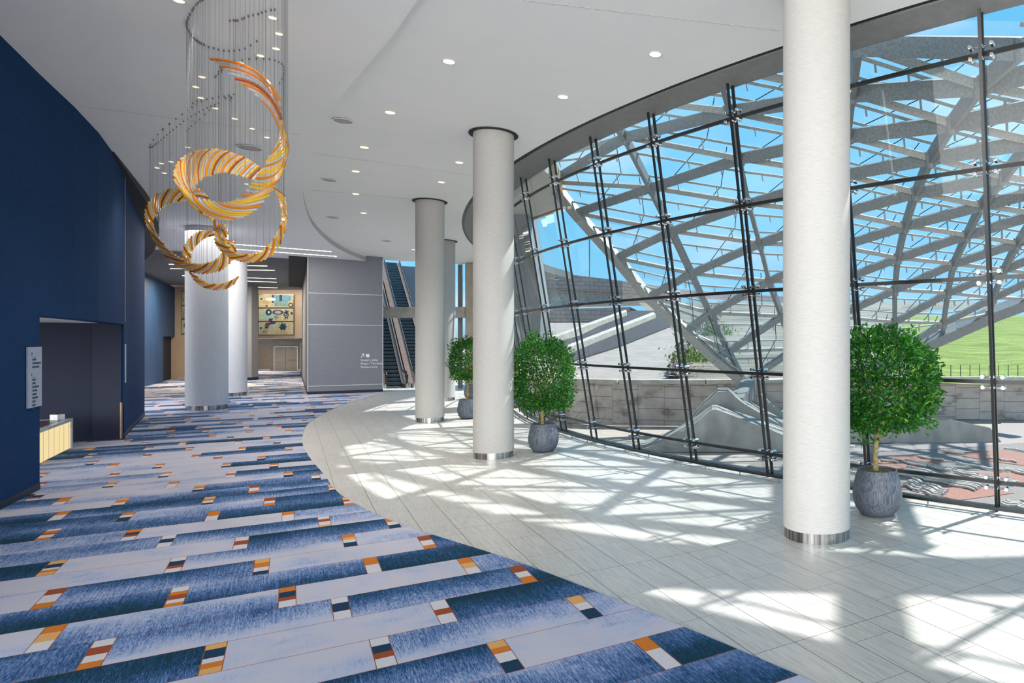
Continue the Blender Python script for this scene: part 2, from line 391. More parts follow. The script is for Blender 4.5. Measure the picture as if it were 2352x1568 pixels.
# ================================================================ SETTING
def crv(keys, t):
    """Catmull-Rom through keys (tuples), t in 0..1"""
    n = len(keys)-1; x = max(0, min(.99999, t))*n; i = int(x); f = x-i
    g = lambda k: keys[max(0, min(n, k))]
    p0, p1, p2, p3 = g(i-1), g(i), g(i+1), g(i+2)
    return tuple(.5*((2*b)+(c-a)*f+(2*a-5*b+4*c-d)*f*f+(3*b-a-3*c+d)*f**3) for a, b, c, d in zip(p0, p1, p2, p3))
GC = Vector((23.12, 37.54, 0)); GR, GK = 32.32, .1676          # glass cone: centre, radius, lean
HC = Vector((23.10, 38.74, 0)); HR = 35.0                      # rim of the soffit
def gpt(deg, z, dr=0):
    r = GR+GK*z+dr; a = math.radians(deg); return Vector((GC.x+r*math.cos(a), GC.y+r*math.sin(a), z))
def hpt(deg, r, z):
    a = math.radians(deg); return Vector((HC.x+r*math.cos(a), HC.y+r*math.sin(a), z))

# floor: stone tile everywhere outside the glass curve
arc = [gpt(a, 0, -.05) for a in [258-1.5*i for i in range(0, 52)]]          # 258 -> 181.5
fl = [(p.x, p.y, 0) for p in arc]+[(-9.4, 46, 0), (-45, 46, 0), (-45, 70, 0), (-60, 70, 0), (-60, -9, 0), (16, -9, 0)]
struct(MB().prism([(x, y, -.55) for x, y, z in fl], .55).build('floor', M['tile']))

# carpet -------------------------------------------------------------
edge = [(4.2, 1.2), (3.6, 2.5), (.88, 5.37), (-2.16, 8.15), (-4.8, 10.2), (-6.5, 11.9), (-7.87, 13.75), (-9.6, 16.1), (-11.5, 19), (-13.7, 23.2), (-16, 29.8), (-17, 34.8), (-17.5, 36.05)]
eu = sorted([(Vector((x, y, 0)).dot(U), Vector((x, y, 0)).dot(V)) for x, y in edge])
def vmax(u):
    if u <= eu[0][0]: return eu[0][1]
    for (a, b), (c, d) in zip(eu, eu[1:]):
        if u <= c:
            i = eu.index((a, b)); ks = [eu[max(0, i-1)], (a, b), (c, d), eu[min(len(eu)-1, i+2)]]
            f = (u-a)/(c-a)
            m1 = (ks[2][1]-ks[0][1])/max(1e-6, ks[2][0]-ks[0][0])*(c-a); m2 = (ks[3][1]-ks[1][1])/max(1e-6, ks[3][0]-ks[1][0])*(c-a)
            return (2*f**3-3*f*f+1)*b+(f**3-2*f*f+f)*m1+(-2*f**3+3*f*f)*d+(f**3-f*f)*m2
    return .80
OFF = [-.02, .86, -.29, .70, -.56, .45]; RW, SL, MW = .648, 1.885, .165
RU, OR, LO, CR, NV = srgb(146, 74, 46), srgb(196, 116, 46), srgb(210, 160, 100), srgb(200, 197, 202), srgb(32, 58, 84)
mt = {(-11, 1): [OR, CR], (-10, 1): [LO, OR, CR, NV], (-9, 0): [CR, NV, RU, CR], (-9, 1): [LO, CR, NV], (-8, 0): [LO, NV, CR, OR, LO], (-8, 1): [CR, RU, CR],
      (-7, 0): [CR, NV, CR], (-7, -1): [CR, RU, CR, OR], (-6, 0): [OR, NV, RU, CR], (-6, 1): [OR, LO, CR], (-6, -1): [OR, LO, CR], (-5, 0): [OR, CR],
      (-5, -1): [CR, OR, RU, CR, OR], (-4, 0): [LO, OR, CR, NV], (-4, 1): [RU, CR, OR], (-4, -1): [RU, CR, OR], (-3, 0): [OR, LO, CR, NV], (-3, -1): [CR, NV, RU, CR],
      (-2, 0): [CR, RU, CR], (-2, -1): [LO, NV, CR, OR, LO], (-1, 0): [CR, RU, CR, LO], (-1, -1): [CR, NV, CR], (0, 0): [OR, CR], (0, -1): [OR, NV, RU, CR],
      (1, 0): [LO, RU, CR, OR], (1, -1): [OR, CR], (1, -2): [CR, OR, RU, CR, OR], (2, 0): [RU, CR, OR], (2, -1): [OR, CR, NV]}
lvl = {(-11, 0): (.7, .3), (-11, 1): (.95, .6), (-11, -1): (.65, .35), (-12, 0): (.3, .0), (-12, 1): (.8, .5), (-12, -1): (.1, .05), (-10, 0): (.2, .8), (-10, 1): (.0, .12), (-10, -1): (.0, .0), (-10, -2): (.3, .6),
       (-9, 0): (.05, .42), (-9, -1): (.05, .0), (-9, 1): (.1, .35), (-9, -2): (.25, .95), (-8, 0): (.0, .08), (-8, -1): (.55, 1.0), (-8, 1): (.55, 1.05), (-8, -2): (.6, .9),
       (-7, -1): (.05, .5), (-7, 0): (.2, .85), (-7, -2): (.6, .6), (-6, 0): (.0, .02), (-6, -1): (.5, .1), (-6, -2): (.02, .0), (-6, 1): (.45, .3),
       (-5, -1): (.8, .25), (-5, 0): (1.0, .65), (-5, -2): (1.05, .45), (-4, -1): (.3, .72), (-4, 0): (.05, .0), (-4, -2): (.0, .05), (-4, 1): (.6, .8),
       (-3, -1): (.0, .4), (-3, 0): (.15, .0), (-3, -2): (.0, .1), (-2, -1): (.0, .05), (-2, 0): (.4, 1.0), (-2, -2): (.8, .95), (-1, -1): (.2, .75), (-1, 0): (.02, .35),
       (-1, -2): (.35, .45), (0, -1): (.0, .0), (0, 0): (.1, .4), (0, -2): (.25, .35), (1, -1): (1.0, .55), (1, -2): (.7, .45), (1, 0): (.6, .3), (1, -3): (1.05, .55),
       (2, -1): (.35, .1), (2, 0): (.6, .8), (2, -2): (.5, .8)}
pats = [(.0, .05), (.1, .4), (1.0, .55), (.3, .8), (.05, .0), (.75, .3), (.0, .1), (.4, .9), (.2, .0), (.05, .0)]
mks = [[OR, CR], [CR, RU, CR], [OR, CR, NV], [CR, NV, RU, CR], [RU, CR, OR], [CR, OR, RU, CR], [LO, OR, CR, NV]]
cv, cf, clev, cmk, cmc = [], [], [], [], []
def cq(u0, u1, v0, v1, l0, l1, mkf, mcol, z=.008):
    n = max(1, int(math.ceil((u1-u0)/.11))) if v1 > min(vmax(u0), vmax(u1), vmax((u0+u1)/2))-.02 else 1
    for k in range(n):
        a = u0+(u1-u0)*k/n; b = u0+(u1-u0)*(k+1)/n; va, vb = min(v1, vmax(a)), min(v1, vmax(b))
        if va <= v0 and vb <= v0: continue
        va = max(va, v0); vb = max(vb, v0); i = len(cv)
        for uu, vv in ((a, v0), (a, va), (b, vb), (b, v0)):
            p = U*uu+V*vv; cv.append((p.x, p.y, z))
        cf.append((i, i+1, i+2, i+3)); la = l0+(l1-l0)*k/n; lb = l0+(l1-l0)*(k+1)/n
        clev.extend([la, la, lb, lb]); cmk.extend([mkf]*4); cmc.extend([mcol]*4)
LN = srgb(140, 78, 52); rnd = random.Random(3)
for k in range(-18, 98):
    u0 = 12.02+RW*k; u1 = u0+RW; off = OFF[k % 6]; vlo = -26
    n0 = int(math.floor((vlo-off)/SL)); n1 = int(math.ceil((vmax(u0)+3-off)/SL))
    prevp = None
    for n in range(n0, n1):
        va = off+SL*n; vb = va+SL; pt = rnd.choice([p for p in pats if p != prevp]); prevp = pt
        l0, l1 = lvl.get((k, n), pt)
        cq(u0+.004, u1-.004, va+MW/2, vb-MW/2, l0, l1, 0, (0, 0, 0, 1))
        cells = mt.get((k, n)) or rnd.choice(mks)
        ws = [rnd.uniform(.6, 1.3) for _ in cells]; s = sum(ws); a = u1-.004
        for w_, cc in zip(ws, cells):
            b = a-(RW-.008)*w_/s; cq(b, a, va-MW/2+.007, va+MW/2-.007, 0, 0, 1, cc); a = b
        cq(u0+.004, u1-.004, va-MW/2, va-MW/2+.007, 0, 0, 1, LN); cq(u0+.004, u1-.004, va+MW/2-.007, va+MW/2, 0, 0, 1, LN)
    cq(u0-.004, u0+.004, vlo-2, 30, 0, 0, 1, LN)
me = bpy.data.meshes.new('carpet'); me.from_pydata(cv, [], cf)
for nm, ty, d in (('lev', 'FLOAT', clev), ('mk', 'FLOAT', cmk)):
    me.attributes.new(nm, ty, 'CORNER').data.foreach_set('value', d)
me.attributes.new('mcol', 'FLOAT_COLOR', 'CORNER').data.foreach_set('color', [c for q in cmc for c in q])
me.materials.append(M['carpet']); cp = bpy.data.objects.new('carpet', me); C.objects.link(cp)
tag(cp, 'blue and lavender banded carpet with small rust and cream blocks, curving along the stone floor', 'carpet')

# ceilings ----------------------------------------------------------
seam_px = [(960, 0), (900, 85), (800, 200), (745, 275), (710, 350), (697, 420), (700, 470), (720, 520), (760, 560), (805, 585), (861, 607)]
seam = [Vector((1.5, 1.5, 0)), Vector((-1.2, 6.2, 0))]+[ceilL(x, y) for x, y in seam_px]
ss = []
for i in range(61):
    p = crv([tuple(q) for q in seam], i/60); ss.append(Vector((p[0], p[1], 0)))
far0 = ss[-1]; farL = far0-V*34
Lp = [Vector((1.5, -9, 0))]+ss+[farL, Vector((-60, farL.y, 0)), Vector((-60, -9, 0))]
struct(MB().prism([(p.x, p.y, zL(p.y)) for p in Lp], .22).build('ceiling', M['ceil']))
# curved fascia between the two ceilings
fb = MB()
for i in range(len(ss)-1):
    pass
fb.wall([(p.x, p.y) for p in ss], lambda y: zL(y)-.0, lambda y: zR(y)+.28, .10, 1)
struct(fb.build('trim_1', M['ceil']))
rim = [hpt(a, HR, 0) for a in [262-1.5*i for i in range(0, 66)]]       # 262 -> 164.5
farR = [Vector((rim[-1].x, rim[-1].y, 0)), Vector((-8.5, 52, 0)), far0+U*3+V*7, far0+V*2.2]
Rp = [Vector((1.3, -9, 0)), Vector((1.3, 1.4, 0))]+[p-Vector((.02, 0, 0)) for p in ss]+[far0+V*1.0]
Rp += [Vector((-12.5, 40.2, 0)), Vector((-11.2, 44, 0)), Vector((rim[-1].x, rim[-1].y, 0))]+rim[::-1]+[Vector((20, 3.0, 0)), Vector((20, -9, 0))]
struct(MB().prism([(p.x, p.y, zR(p.y)) for p in Rp], .3).build('ceiling', M['ceil']))
# far corridor ceiling, its lack of light put into a darker grey
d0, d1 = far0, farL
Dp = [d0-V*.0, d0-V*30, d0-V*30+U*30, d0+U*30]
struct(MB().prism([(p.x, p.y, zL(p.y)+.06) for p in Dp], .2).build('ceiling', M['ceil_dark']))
# dark header between soffit rim and glass
hb = MB(); gb = MB()
angs = [258-1.5*i for i in range(0, 63)]
def ray_r(a):   # point of the glass cone at header height in the direction a from GC
    return gpt(a, 7.62, .05)
lo_, hi_ = [], []
for a in angs:
    g = gpt(a, 7.62, -.10); d = (g-HC); d.z = 0; rr = d.normalized()*(HR-.10)
    o = HC+rr; hi_.append(Vector((o.x, o.y, zR(o.y)-.02))); lo_.append(Vector((g.x, g.y, min(7.62, zR(g.y)-.12))))
for i in range(len(angs)-1):
    hb.add([hi_[i], hi_[i+1], lo_[i+1], lo_[i], hi_[i]+Vector((0, 0, .3)), hi_[i+1]+Vector((0, 0, .3)), lo_[i+1]+Vector((0, 0, .45)), lo_[i]+Vector((0, 0, .45))],
           [(0, 1, 2, 3), (4, 7, 6, 5), (0, 4, 5, 1), (3, 2, 6, 7)])
    p, q = hpt(angs[i], HR+.01, 0), hpt(angs[i+1], HR+.01, 0); p2, q2 = hpt(angs[i], HR-.16, 0), hpt(angs[i+1], HR-.16, 0)
    for k, v_ in enumerate((p, q, p2, q2)): v_.z = zR(v_.y)+.01
    gb.add([p, q, q2, p2]+[v_+Vector((0, 0, .12)) for v_ in (p, q, q2, p2)], [(0, 3, 2, 1), (4, 5, 6, 7), (0, 1, 5, 4), (2, 3, 7, 6)])
struct(hb.build('trim_2', M['header'])); struct(gb.build('trim_3', M['black']))

# blue curved wall ----------------------------------------------------
near = [(-8.2, 4.6), (-9.2, 6.6), (-10.3, 8.6), (-11.5, 10.85), (-12.36, 12.37)]
head = [(-12.36, 12.37), (-13.25, 14.0), (-14.2, 15.6), (-15.2, 17.1), (-16.4, 18.8)]
farw = [(-16.4, 18.8), (-17.4, 20.1), (-18.5, 21.6), (-19.6, 23.1), (-20.75, 24.65)]
bw = MB().wall(near, 0, lambda y: zL(y)+.05, .35, 1).wall(head, 3.23, lambda y: zL(y)+.05, .35, 1).wall(farw, 0, lambda y: zL(y)+.05, .35, 1)
wl = struct(bw.build('wall_left', M['navy']))
sm = MB().wall([(-12.39+.012, 12.37-.006), (-12.396+.012, 12.382-.006)], 3.23, lambda y: zL(y), .01, -1)
sm.wall([(-16.386, 18.812), (-16.389, 18.816)], 3.3, lambda y: zL(y), .008, -1)
sm.build('panel_joint', M['trimw'], wl)
bb = MB().wall([(x+.02, y-.01) for x, y in near], 0, .135, .1, 1).wall([(x+.02, y-.01) for x, y in farw], 0, .135, .1, 1)
struct(bb.build('baseboard_left', M['base']))
# dark coved recess following the wall at the ceiling
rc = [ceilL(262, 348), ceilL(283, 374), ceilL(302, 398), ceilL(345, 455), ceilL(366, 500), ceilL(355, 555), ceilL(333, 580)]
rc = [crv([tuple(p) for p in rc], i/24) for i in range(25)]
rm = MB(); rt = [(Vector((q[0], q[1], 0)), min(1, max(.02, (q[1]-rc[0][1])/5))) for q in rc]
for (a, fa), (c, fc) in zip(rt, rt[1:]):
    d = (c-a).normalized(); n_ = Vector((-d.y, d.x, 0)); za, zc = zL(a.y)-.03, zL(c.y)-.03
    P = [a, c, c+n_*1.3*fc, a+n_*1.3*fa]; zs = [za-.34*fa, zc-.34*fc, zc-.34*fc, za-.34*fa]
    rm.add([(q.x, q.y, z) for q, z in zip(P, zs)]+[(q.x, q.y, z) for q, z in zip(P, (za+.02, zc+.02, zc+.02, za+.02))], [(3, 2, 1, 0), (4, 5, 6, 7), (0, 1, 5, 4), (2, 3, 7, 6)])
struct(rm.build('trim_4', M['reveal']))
jm = MB()
for fn, q0, q1 in ((ceilL, (182, 243), (692, 309)), (ceilR, (722, 352), (1086, 402)), (ceilR, (712, 436), (950, 457)), (ceilR, (1200, 0), (1790, 70))):
    a, c = fn(*q0), fn(*q1); jm.beam(a-Vector((0, 0, .002)), c-Vector((0, 0, .002)), .010, .004)
struct(jm.build('trim_6', mat('ceiling_joint', (.5, .5, .5, 1), rough=.8)))
# alcove behind the opening
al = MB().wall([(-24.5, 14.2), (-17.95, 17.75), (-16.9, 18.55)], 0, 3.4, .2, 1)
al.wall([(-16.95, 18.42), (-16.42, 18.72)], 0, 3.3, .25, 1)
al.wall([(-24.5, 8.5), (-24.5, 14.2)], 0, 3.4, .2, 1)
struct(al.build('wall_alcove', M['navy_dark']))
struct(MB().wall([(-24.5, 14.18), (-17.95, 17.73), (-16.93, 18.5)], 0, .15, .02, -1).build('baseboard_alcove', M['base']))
struct(MB().prism([(-12.5, 12.3, 3.26), (-16.5, 18.75, 3.26), (-24.5, 18, 3.26), (-24.5, 8.5, 3.26), (-12.7, 11.2, 3.26)], .1).build('ceiling', M['ceil']))
e = MB().box((-.02, -.02, 0), (.02, .02, 1.02)); o = e.build('corner_guard', M['copper']); o.location = (-16.405, 18.71, .02)
tag(o, 'slim metal corner guard on the far edge of the alcove opening', 'corner guard')

# far rooms ------------------------------------------------------------
fbw = [(-27, 29.5), (-30, 33.5), (-33.8, 40), (-36.7, 45.1)]
w = struct(MB().wall(fbw, 0, lambda y: zL(y)-.1, .3, 1).wall([(-36.7, 45.1), (-38.55, 48.4)], 3.1, lambda y: zL(y)-.1, .3, 1).build('wall_far_left', M['navy_far']))
struct(MB().wall([(-36.95, 45.05), (-38.8, 48.38)], 0, 3.1, .1, 1).build('door_1', M['navy_dark']))
MB().beam((-37.55, 46.0, .2), (-37.55, 46.0, 2.6), .12, .05).build('door_edge', M['trimw'], bpy.data.objects['door_1'])
struct(MB().box((-39.4, 48.4, 0), (-35.8, 48.7, 7.2)).build('wall_back', M['beige']))
struct(MB().box((-38.3, 48.36, 0), (-35.8, 48.4, .14)).build('baseboard_back', M['trimw']))
struct(MB().box((-36.2, 51.6, 3.0), (-29.5, 62.9, 7.2)).build('wall_upper', M['beige']))
ow = MB().box((-43.5, 62.8, 0), (-36.6, 63, 3.0))
struct(ow.build('wall_recess', M['beige_d']))
struct(MB().box((-43.4, 62.75, 0), (-41.0, 62.8, .14)).box((-38.4, 62.75, 0), (-36.8, 62.8, .14)).build('baseboard_recess', M['trimw']))
struct(MB().box((-42.6, 50, 0), (-42.4, 62.8, 3)).build('wall_recess_side', M['beige_d']))
# grey linen block
G0 = Vector((-20.64, 34.6, 0)); G1 = G0+V*3.52
gp_ = [G0, G1, G1+U*.6, G0+U*32+V*.0+V*.6*0+V*.0]
wg = MB().prism([tuple(G0), tuple(G1), tuple(G1+U*1.2), tuple(G0+V*1.2+U*1.2), tuple(G0+V*1.2+U*30), tuple(G0+U*30)], 7.45)
wgo = struct(wg.build('wall_centre', M['linen']))
tr = MB()
for z in (.42, 3.63, 5.28):
    tr.beam(G0-U*.006+Vector((0, 0, z)), G1-U*.006+Vector((0, 0, z)), .012, .03)
for p in (G0, G1): tr.beam(p-U*.01+Vector((0, 0, .15)), p-U*.01+Vector((0, 0, 7.2)), .035, .035, up=U)
tr.build('metal_reveal', M['trimw'], wgo)
struct(MB().beam(G0-U*.02+Vector((0, 0, .07)), G1-U*.02+Vector((0, 0, .07)), .04, .14).beam(G0-V*.02+Vector((0, 0, .07)), G0-V*.02+U*28+Vector((0, 0, .07)), .04, .14).build('baseboard_centre', M['base']))
# narrow grey pier
pr_ = MB().box((-33.5, 47.2, 0), (-32.15, 47.9, 6.9)); struct(pr_.build('wall_pier', M['linen']))
struct(MB().box((-33.52, 47.17, 0), (-32.13, 47.9, .2)).build('baseboard_pier', M['base']))
struct(MB().prism([(q.x, q.y, zL(q.y)-.03) for q in (G0-V*.85-U*0, G0-V*.02-U*0, G0-V*.02+U*17, G0-V*.85+U*17)], .05).build('trim_5', M['reveal']))

# ================================================================ CURTAIN WALL
win = empty('window_1', (0, 0, 0), kind='structure')
MA = [235.48-3.88*i for i in range(-5, 15)]
ZR = [.46, 2.105, 3.745, 5.39, 7.035]; ZT = 7.62
def top_z(a): return min(ZT, zR(gpt(a, 7.6).y)-.05)
for i in range(len(MA)-1):
    g = MB(); n = 4
    for k in range(n):
        a, b = MA[i]+(MA[i+1]-MA[i])*k/n, MA[i]+(MA[i+1]-MA[i])*(k+1)/n
        g.add([gpt(a, -.1), gpt(b, -.1), gpt(b, top_z(b)), gpt(a, top_z(a))], [(0, 1, 2, 3)])
    g.build('glass_pane', M['glass'], win)
def spider(a, z):
    s = MB(); c = gpt(a, z, .05); rad = Vector((math.cos(math.radians(a)), math.sin(math.radians(a)), 0)); tan = Vector((-rad.y, rad.x, 0))
    up = (Vector((0, 0, 1))+rad*GK).normalized()
    for sz in (-1, 1):
        q = c+up*.085*sz
        s.tube([q-tan*.17+rad*.03, q+tan*.17+rad*.03], .016, 8)
        for st in (-1, 1):
            e_ = q+tan*.15*st; s.tube([e_-rad*.02, e_+rad*.09], [.038, .030], 10)
            s.tube([e_+rad*.09, e_+rad*.12], [.022, .022], 8)
        s.tube([q-rad*.02, q+rad*.11], .03, 8)
    return s
for i, a in enumerate(MA):
    rad = Vector((math.cos(math.radians(a)), math.sin(math.radians(a)), 0)); tan = Vector((-rad.y, rad.x, 0))
    m = MB(); zt = top_z(a)
    m.beam(gpt(a, -.1, .0), gpt(a, zt, .0), .055, .035, up=rad).beam(gpt(a, -.1, .15), gpt(a, zt, .15), .045, .035, up=rad)
    mo = m.build('mullion', M['black'], win)
    MB().add([gpt(a, 0, .02), gpt(a, 0, .14), gpt(a, zt, .14), gpt(a, zt, .02)], [(0, 1, 2, 3)]).build('glass_fin', M['glass'], mo)
    if 200 < a < 252:
        for z in ZR:
            spider(a, z).build('spider_clamp', M['chrome'], mo, smooth=True)
for z in ZR:
    t_ = MB()
    for i in range((len(MA)-1)*3):
        a = MA[0]-3.88*i/3; b = a-3.88/3
        t_.beam(gpt(a, z), gpt(b, z), .05, .06)
    t_.build('transom', M['black'], win)
sl = MB()
for i in range(0, 50):
    a = 256-1.5*i; sl.beam(gpt(a, .02), gpt(a-1.5, .02), .12, .08)
sl.build('sill_channel', M['black'], win)
# low bumper rail
rail = empty('bumper_rail', (0, 0, 0), 'low dark rail on short posts running along the foot of the curved glass wall', 'rail')
rb = MB()
for i in range(120):
    a = 256-.6*i; rb.beam(gpt(a, .11, .42), gpt(a-.6, .11, .42), .045, .05)
rb.build('rail_bar', M['black'], rail)
for k in range(44):
    a = 252.6-1.72*k; p = gpt(a, 0, .42)
    MB().tube([p, p+Vector((0, 0, .1))], .012, 8).tube([p, p+Vector((0, 0, .012))], .03, 10).build('post', M['header'], rail)

# ================================================================ COLUMNS
def column(name, x, y, r, zt, label, m, ringh=.145, collar=True, group=None):
    t = empty(name, (x, y, 0), label, 'column', group)
    MB().lathe([(r, ringh), (r, zt)], n=96).build('shaft', m, t, smooth=True)
    MB().lathe([(r-.012, 0), (r-.012, ringh+.01)], n=96).build('base_ring', M['steel'], t, smooth=True)
    if collar:  # dark ring drawn in for the shaded hole around the shaft
        MB().lathe([(r+.002, zt-.02), (r+.10, zt-.02), (r+.10, zt-.006), (r+.002, zt-.006), (r+.002, zt-.02)], n=72, cap=False).build('ceiling_collar', M['reveal'], t)
    return t
column('wrapped_column', 1.577, 9.46, .470, zR(9.46), 'nearest off-white wrapped round column, cutting through the view of the glass wall', M['fabric'])
column('wrapped_column', -5.07, 15.95, .470, zR(15.95), 'round column between the stone floor bend and the second potted tree', M['fabric'])
column('wrapped_column', -9.52, 23.03, .468, zR(23.03), 'slender round column standing in front of the escalators', M['fabric'])
column('wrapped_column', -12.21, 31.2, .468, zR(31.2), 'farthest slender round column, partly behind the one before the escalators', M['fabric'])
column('wrapped_column', -20.2, 27.0, .71, zL(27), 'thick round column on the carpet below the glass sculpture', M['fabric2'], .2, False)
column('wrapped_column', -23.96, 33.6, .71, zL(33.6), 'thick round column standing behind another thick one on the carpet', M['fabric2'], .2, False)

# ================================================================ POTTED TREES
def planter(x, y, s, seed, label, tree=True, lean=0, nleaf=5200, crown=(.87, .87, .85), cz=2.08, off=(0, 0)):
    t = empty('potted_ficus' if tree else 'planter', (x, y, 0), label, 'potted tree' if tree else 'pot')
    prof = [(.20, 0), (.26, .02), (.34, .12), (.385, .26), (.385, .38), (.35, .56), (.31, .70), (.305, .72), (.285, .72), (.282, .70), (.285, .60)]
    MB().lathe([(r*s, z*s) for r, z in prof], n=64).build('pot', M['pot'], t, smooth=True)
    MB().lathe([(.001, .70*s), (.12*s, .705*s), (.284*s, .685*s)], n=32, cap=False).build('soil', M['soil'], t, smooth=True)
    if not tree: return t
    rd = random.Random(seed); tm = MB(); cx_, cy_ = off
    tm.tube([(-.02, 0, .62*s), (-.03, 0, .9), (-.01, .01, 1.2), (cx_*.5, .02, 1.5), (cx_*.8, 0, 1.9)], [.052, .042, .037, .032, .02], 10)
    for k in range(16):
        a = rd.uniform(0, 2*PI); z0 = rd.uniform(1.15, 1.8); L = rd.uniform(.35, .75)
        tm.tube([(cx_*.4, 0, z0), (cx_*.5+math.cos(a)*L*.5, math.sin(a)*L*.5, z0+L*.45), (cx_*.7+math.cos(a)*L, math.sin(a)*L, z0+L*.95)], [.014, .010, .005], 5)
    tm.build('trunk', M['bark'], t, smooth=True)
    f = MB()
    for k in range(nleaf):
        while True:
            d = Vector((rd.gauss(0, 1), rd.gauss(0, 1), rd.gauss(0, 1)))
            if d.length > .1: break
        d.normalize(); m4 = (abs(d.x)**3+abs(d.y)**3+abs(d.z)**3)**(1/3); d = d/m4**.75; rr = (.55+.45*rd.random()**.5)
        lump = 1+.30*noise.noise(d*2.1+Vector((seed*3.1, 0, 0)))+.10*noise.noise(d*5+Vector((seed, 4, 0)))
        p = Vector((d.x*crown[0]*rr*lump+cx_, d.y*crown[1]*rr*lump+cy_, cz+d.z*crown[2]*rr*lump))
        if p.z < cz-crown[2]*.80: p.z += rd.uniform(0, .35)
        L = rd.uniform(.06, .095); W = L*.42
        ax = (d.normalized()*.7+Vector((rd.uniform(-1, 1), rd.uniform(-1, 1), rd.uniform(-.6, .9)))).normalized()
        nr = (d*.6+Vector((rd.uniform(-1, 1), rd.uniform(-1, 1), rd.uniform(0, 1.3)))); sd = ax.cross(nr)
        if sd.length < .05: continue
        sd.normalize(); nn = sd.cross(ax)
        f.add([p, p+ax*L*.35+sd*W*.5+nn*.006, p+ax*L*.75+sd*W*.42+nn*.006, p+ax*L, p+ax*L*.75-sd*W*.42+nn*.006, p+ax*L*.35-sd*W*.5+nn*.006, p+ax*L*.5],
              [(0, 1, 6), (1, 2, 6), (2, 3, 6), (3, 4, 6), (4, 5, 6), (5, 0, 6)])
    f.build('foliage', M['leaf'], t)
    return t
planter(2.74, 10.62, 1.0, 1, 'largest ball-headed ficus in a charcoal pot, right of the nearest column', True, nleaf=10500, crown=(.84, .84, .86), cz=2.08, off=(.06, 0))
planter(-4.06, 16.7, .97, 2, 'ball-headed ficus in a charcoal pot beside the glass wall, right of the middle column', True, nleaf=8000, crown=(.74, .74, .98), cz=1.88)
planter(-8.47, 23.8, .97, 5, 'farther ball-headed ficus in a charcoal pot, left of the middle column and partly behind it', True, nleaf=6000, crown=(.66, .66, .80), cz=2.05)
planter(-11.2, 32.0, .98, 4, 'small charcoal pot seen just behind the trunk of the farther ficus', False)
# ================================================================ GLASS SCULPTURE
ch = empty('chandelier', (-7.5, 10.5, 7.7), 'large spiral sculpture of curved amber and clear glass rods hanging on fine wires', 'chandelier')
def cpx(p, Y): return dp(300+p[0]/2.529, 80+p[1]/2.529, Y)
rods = []      # (points, radius, material key)
rr_ = random.Random(11)
def tri(S, Mi, E_, N, rad, keys, hook=.5):
    """rods through start, middle and end rails; rails: [(x, y, Y)...] in crop pixels"""
    for k in range(N):
        t = k/(N-1); s, m, e = crv(S, t), crv(Mi, t), crv(E_, t)
        a, b, c = cpx(s, s[2]), cpx(m, m[2]), cpx(e, e[2])
        ctl = b*2-(a+c)/2; pts = []
        j0, j1 = rr_.uniform(0, .04), rr_.uniform(.96, 1)
        for q in range(11):
            f = j0+(j1-j0)*q/10; pts.append(a*(1-f)**2+ctl*2*f*(1-f)+c*f*f)
        rods.append((pts, rad, keys[k % len(keys)]))
def rib(path, N, rad, keys, dt=.10):
    for k in range(N):
        t = dt*.5+(1-dt)*k/(N-1); pts = []
        for q in range(9):
            f = q/8; tt = max(0, min(1, t+dt*(f-.5))); x, y, w, Y = crv(path, tt)
            x2, y2 = crv(path, min(1, tt+.004))[:2]; x1, y1 = crv(path, max(0, tt-.004))[:2]
            L = math.hypot(x2-x1, y2-y1) or 1; nx, ny = -(y2-y1)/L, (x2-x1)/L; o = w*(1-2*f)
            pts.append(cpx((x+nx*o, y+ny*o), Y+o*.004))
        rods.append((pts, rad*(1 if min(p.y for p in pts) > 0 else 1), keys[k % len(keys)]))
A_ = ['amber', 'clearg', 'honey', 'clearg']; B_ = ['honey', 'clearg', 'amber', 'clearg', 'honey']; R_ = ['rustg', 'honey', 'clearg', 'amber', 'honey', 'clearg', 'honey']
tri([(455, 140, 10.6), (500, 172, 10.6), (545, 198, 10.5), (610, 255, 10.4), (680, 310, 10.3), (765, 385, 10.2), (830, 470, 10.1)],
    [(715, 205, 10.1), (735, 235, 10.1), (755, 275, 10.1), (775, 325, 10.0), (800, 385, 10), (818, 440, 9.9), (848, 500, 9.9)],
    [(866, 392, 9.7), (870, 420, 9.7), (872, 455, 9.7), (876, 490, 9.6), (878, 530, 9.6), (878, 565, 9.5), (875, 580, 9.5)], 13, .022, ['amber', 'clearg', 'clearg', 'amber', 'clearg', 'clearg', 'rustg'])
tri([(878, 500, 9.6), (890, 540, 9.5), (905, 600, 9.4), (905, 660, 9.3), (895, 730, 9.2), (875, 800, 9.1), (835, 880, 9.1), (770, 980, 9.2), (690, 1040, 9.3), (600, 1072, 9.4), (520, 1070, 9.5)],
    [(875, 580, 9.5), (880, 640, 9.4), (895, 700, 9.3), (870, 760, 9.2), (840, 820, 9.1), (790, 890, 9.1), (700, 950, 9.1), (620, 1000, 9.2), (520, 1025, 9.4), (430, 1020, 9.6), (370, 985, 9.8)],
    [(842, 655, 9.6), (805, 712, 9.5), (783, 752, 9.4), (745, 800, 9.3), (720, 838, 9.3), (683, 890, 9.3), (600, 965, 9.4), (515, 972, 9.5), (430, 955, 9.7), (345, 930, 9.9), (290, 880, 10.2)], 32, .021, B_)
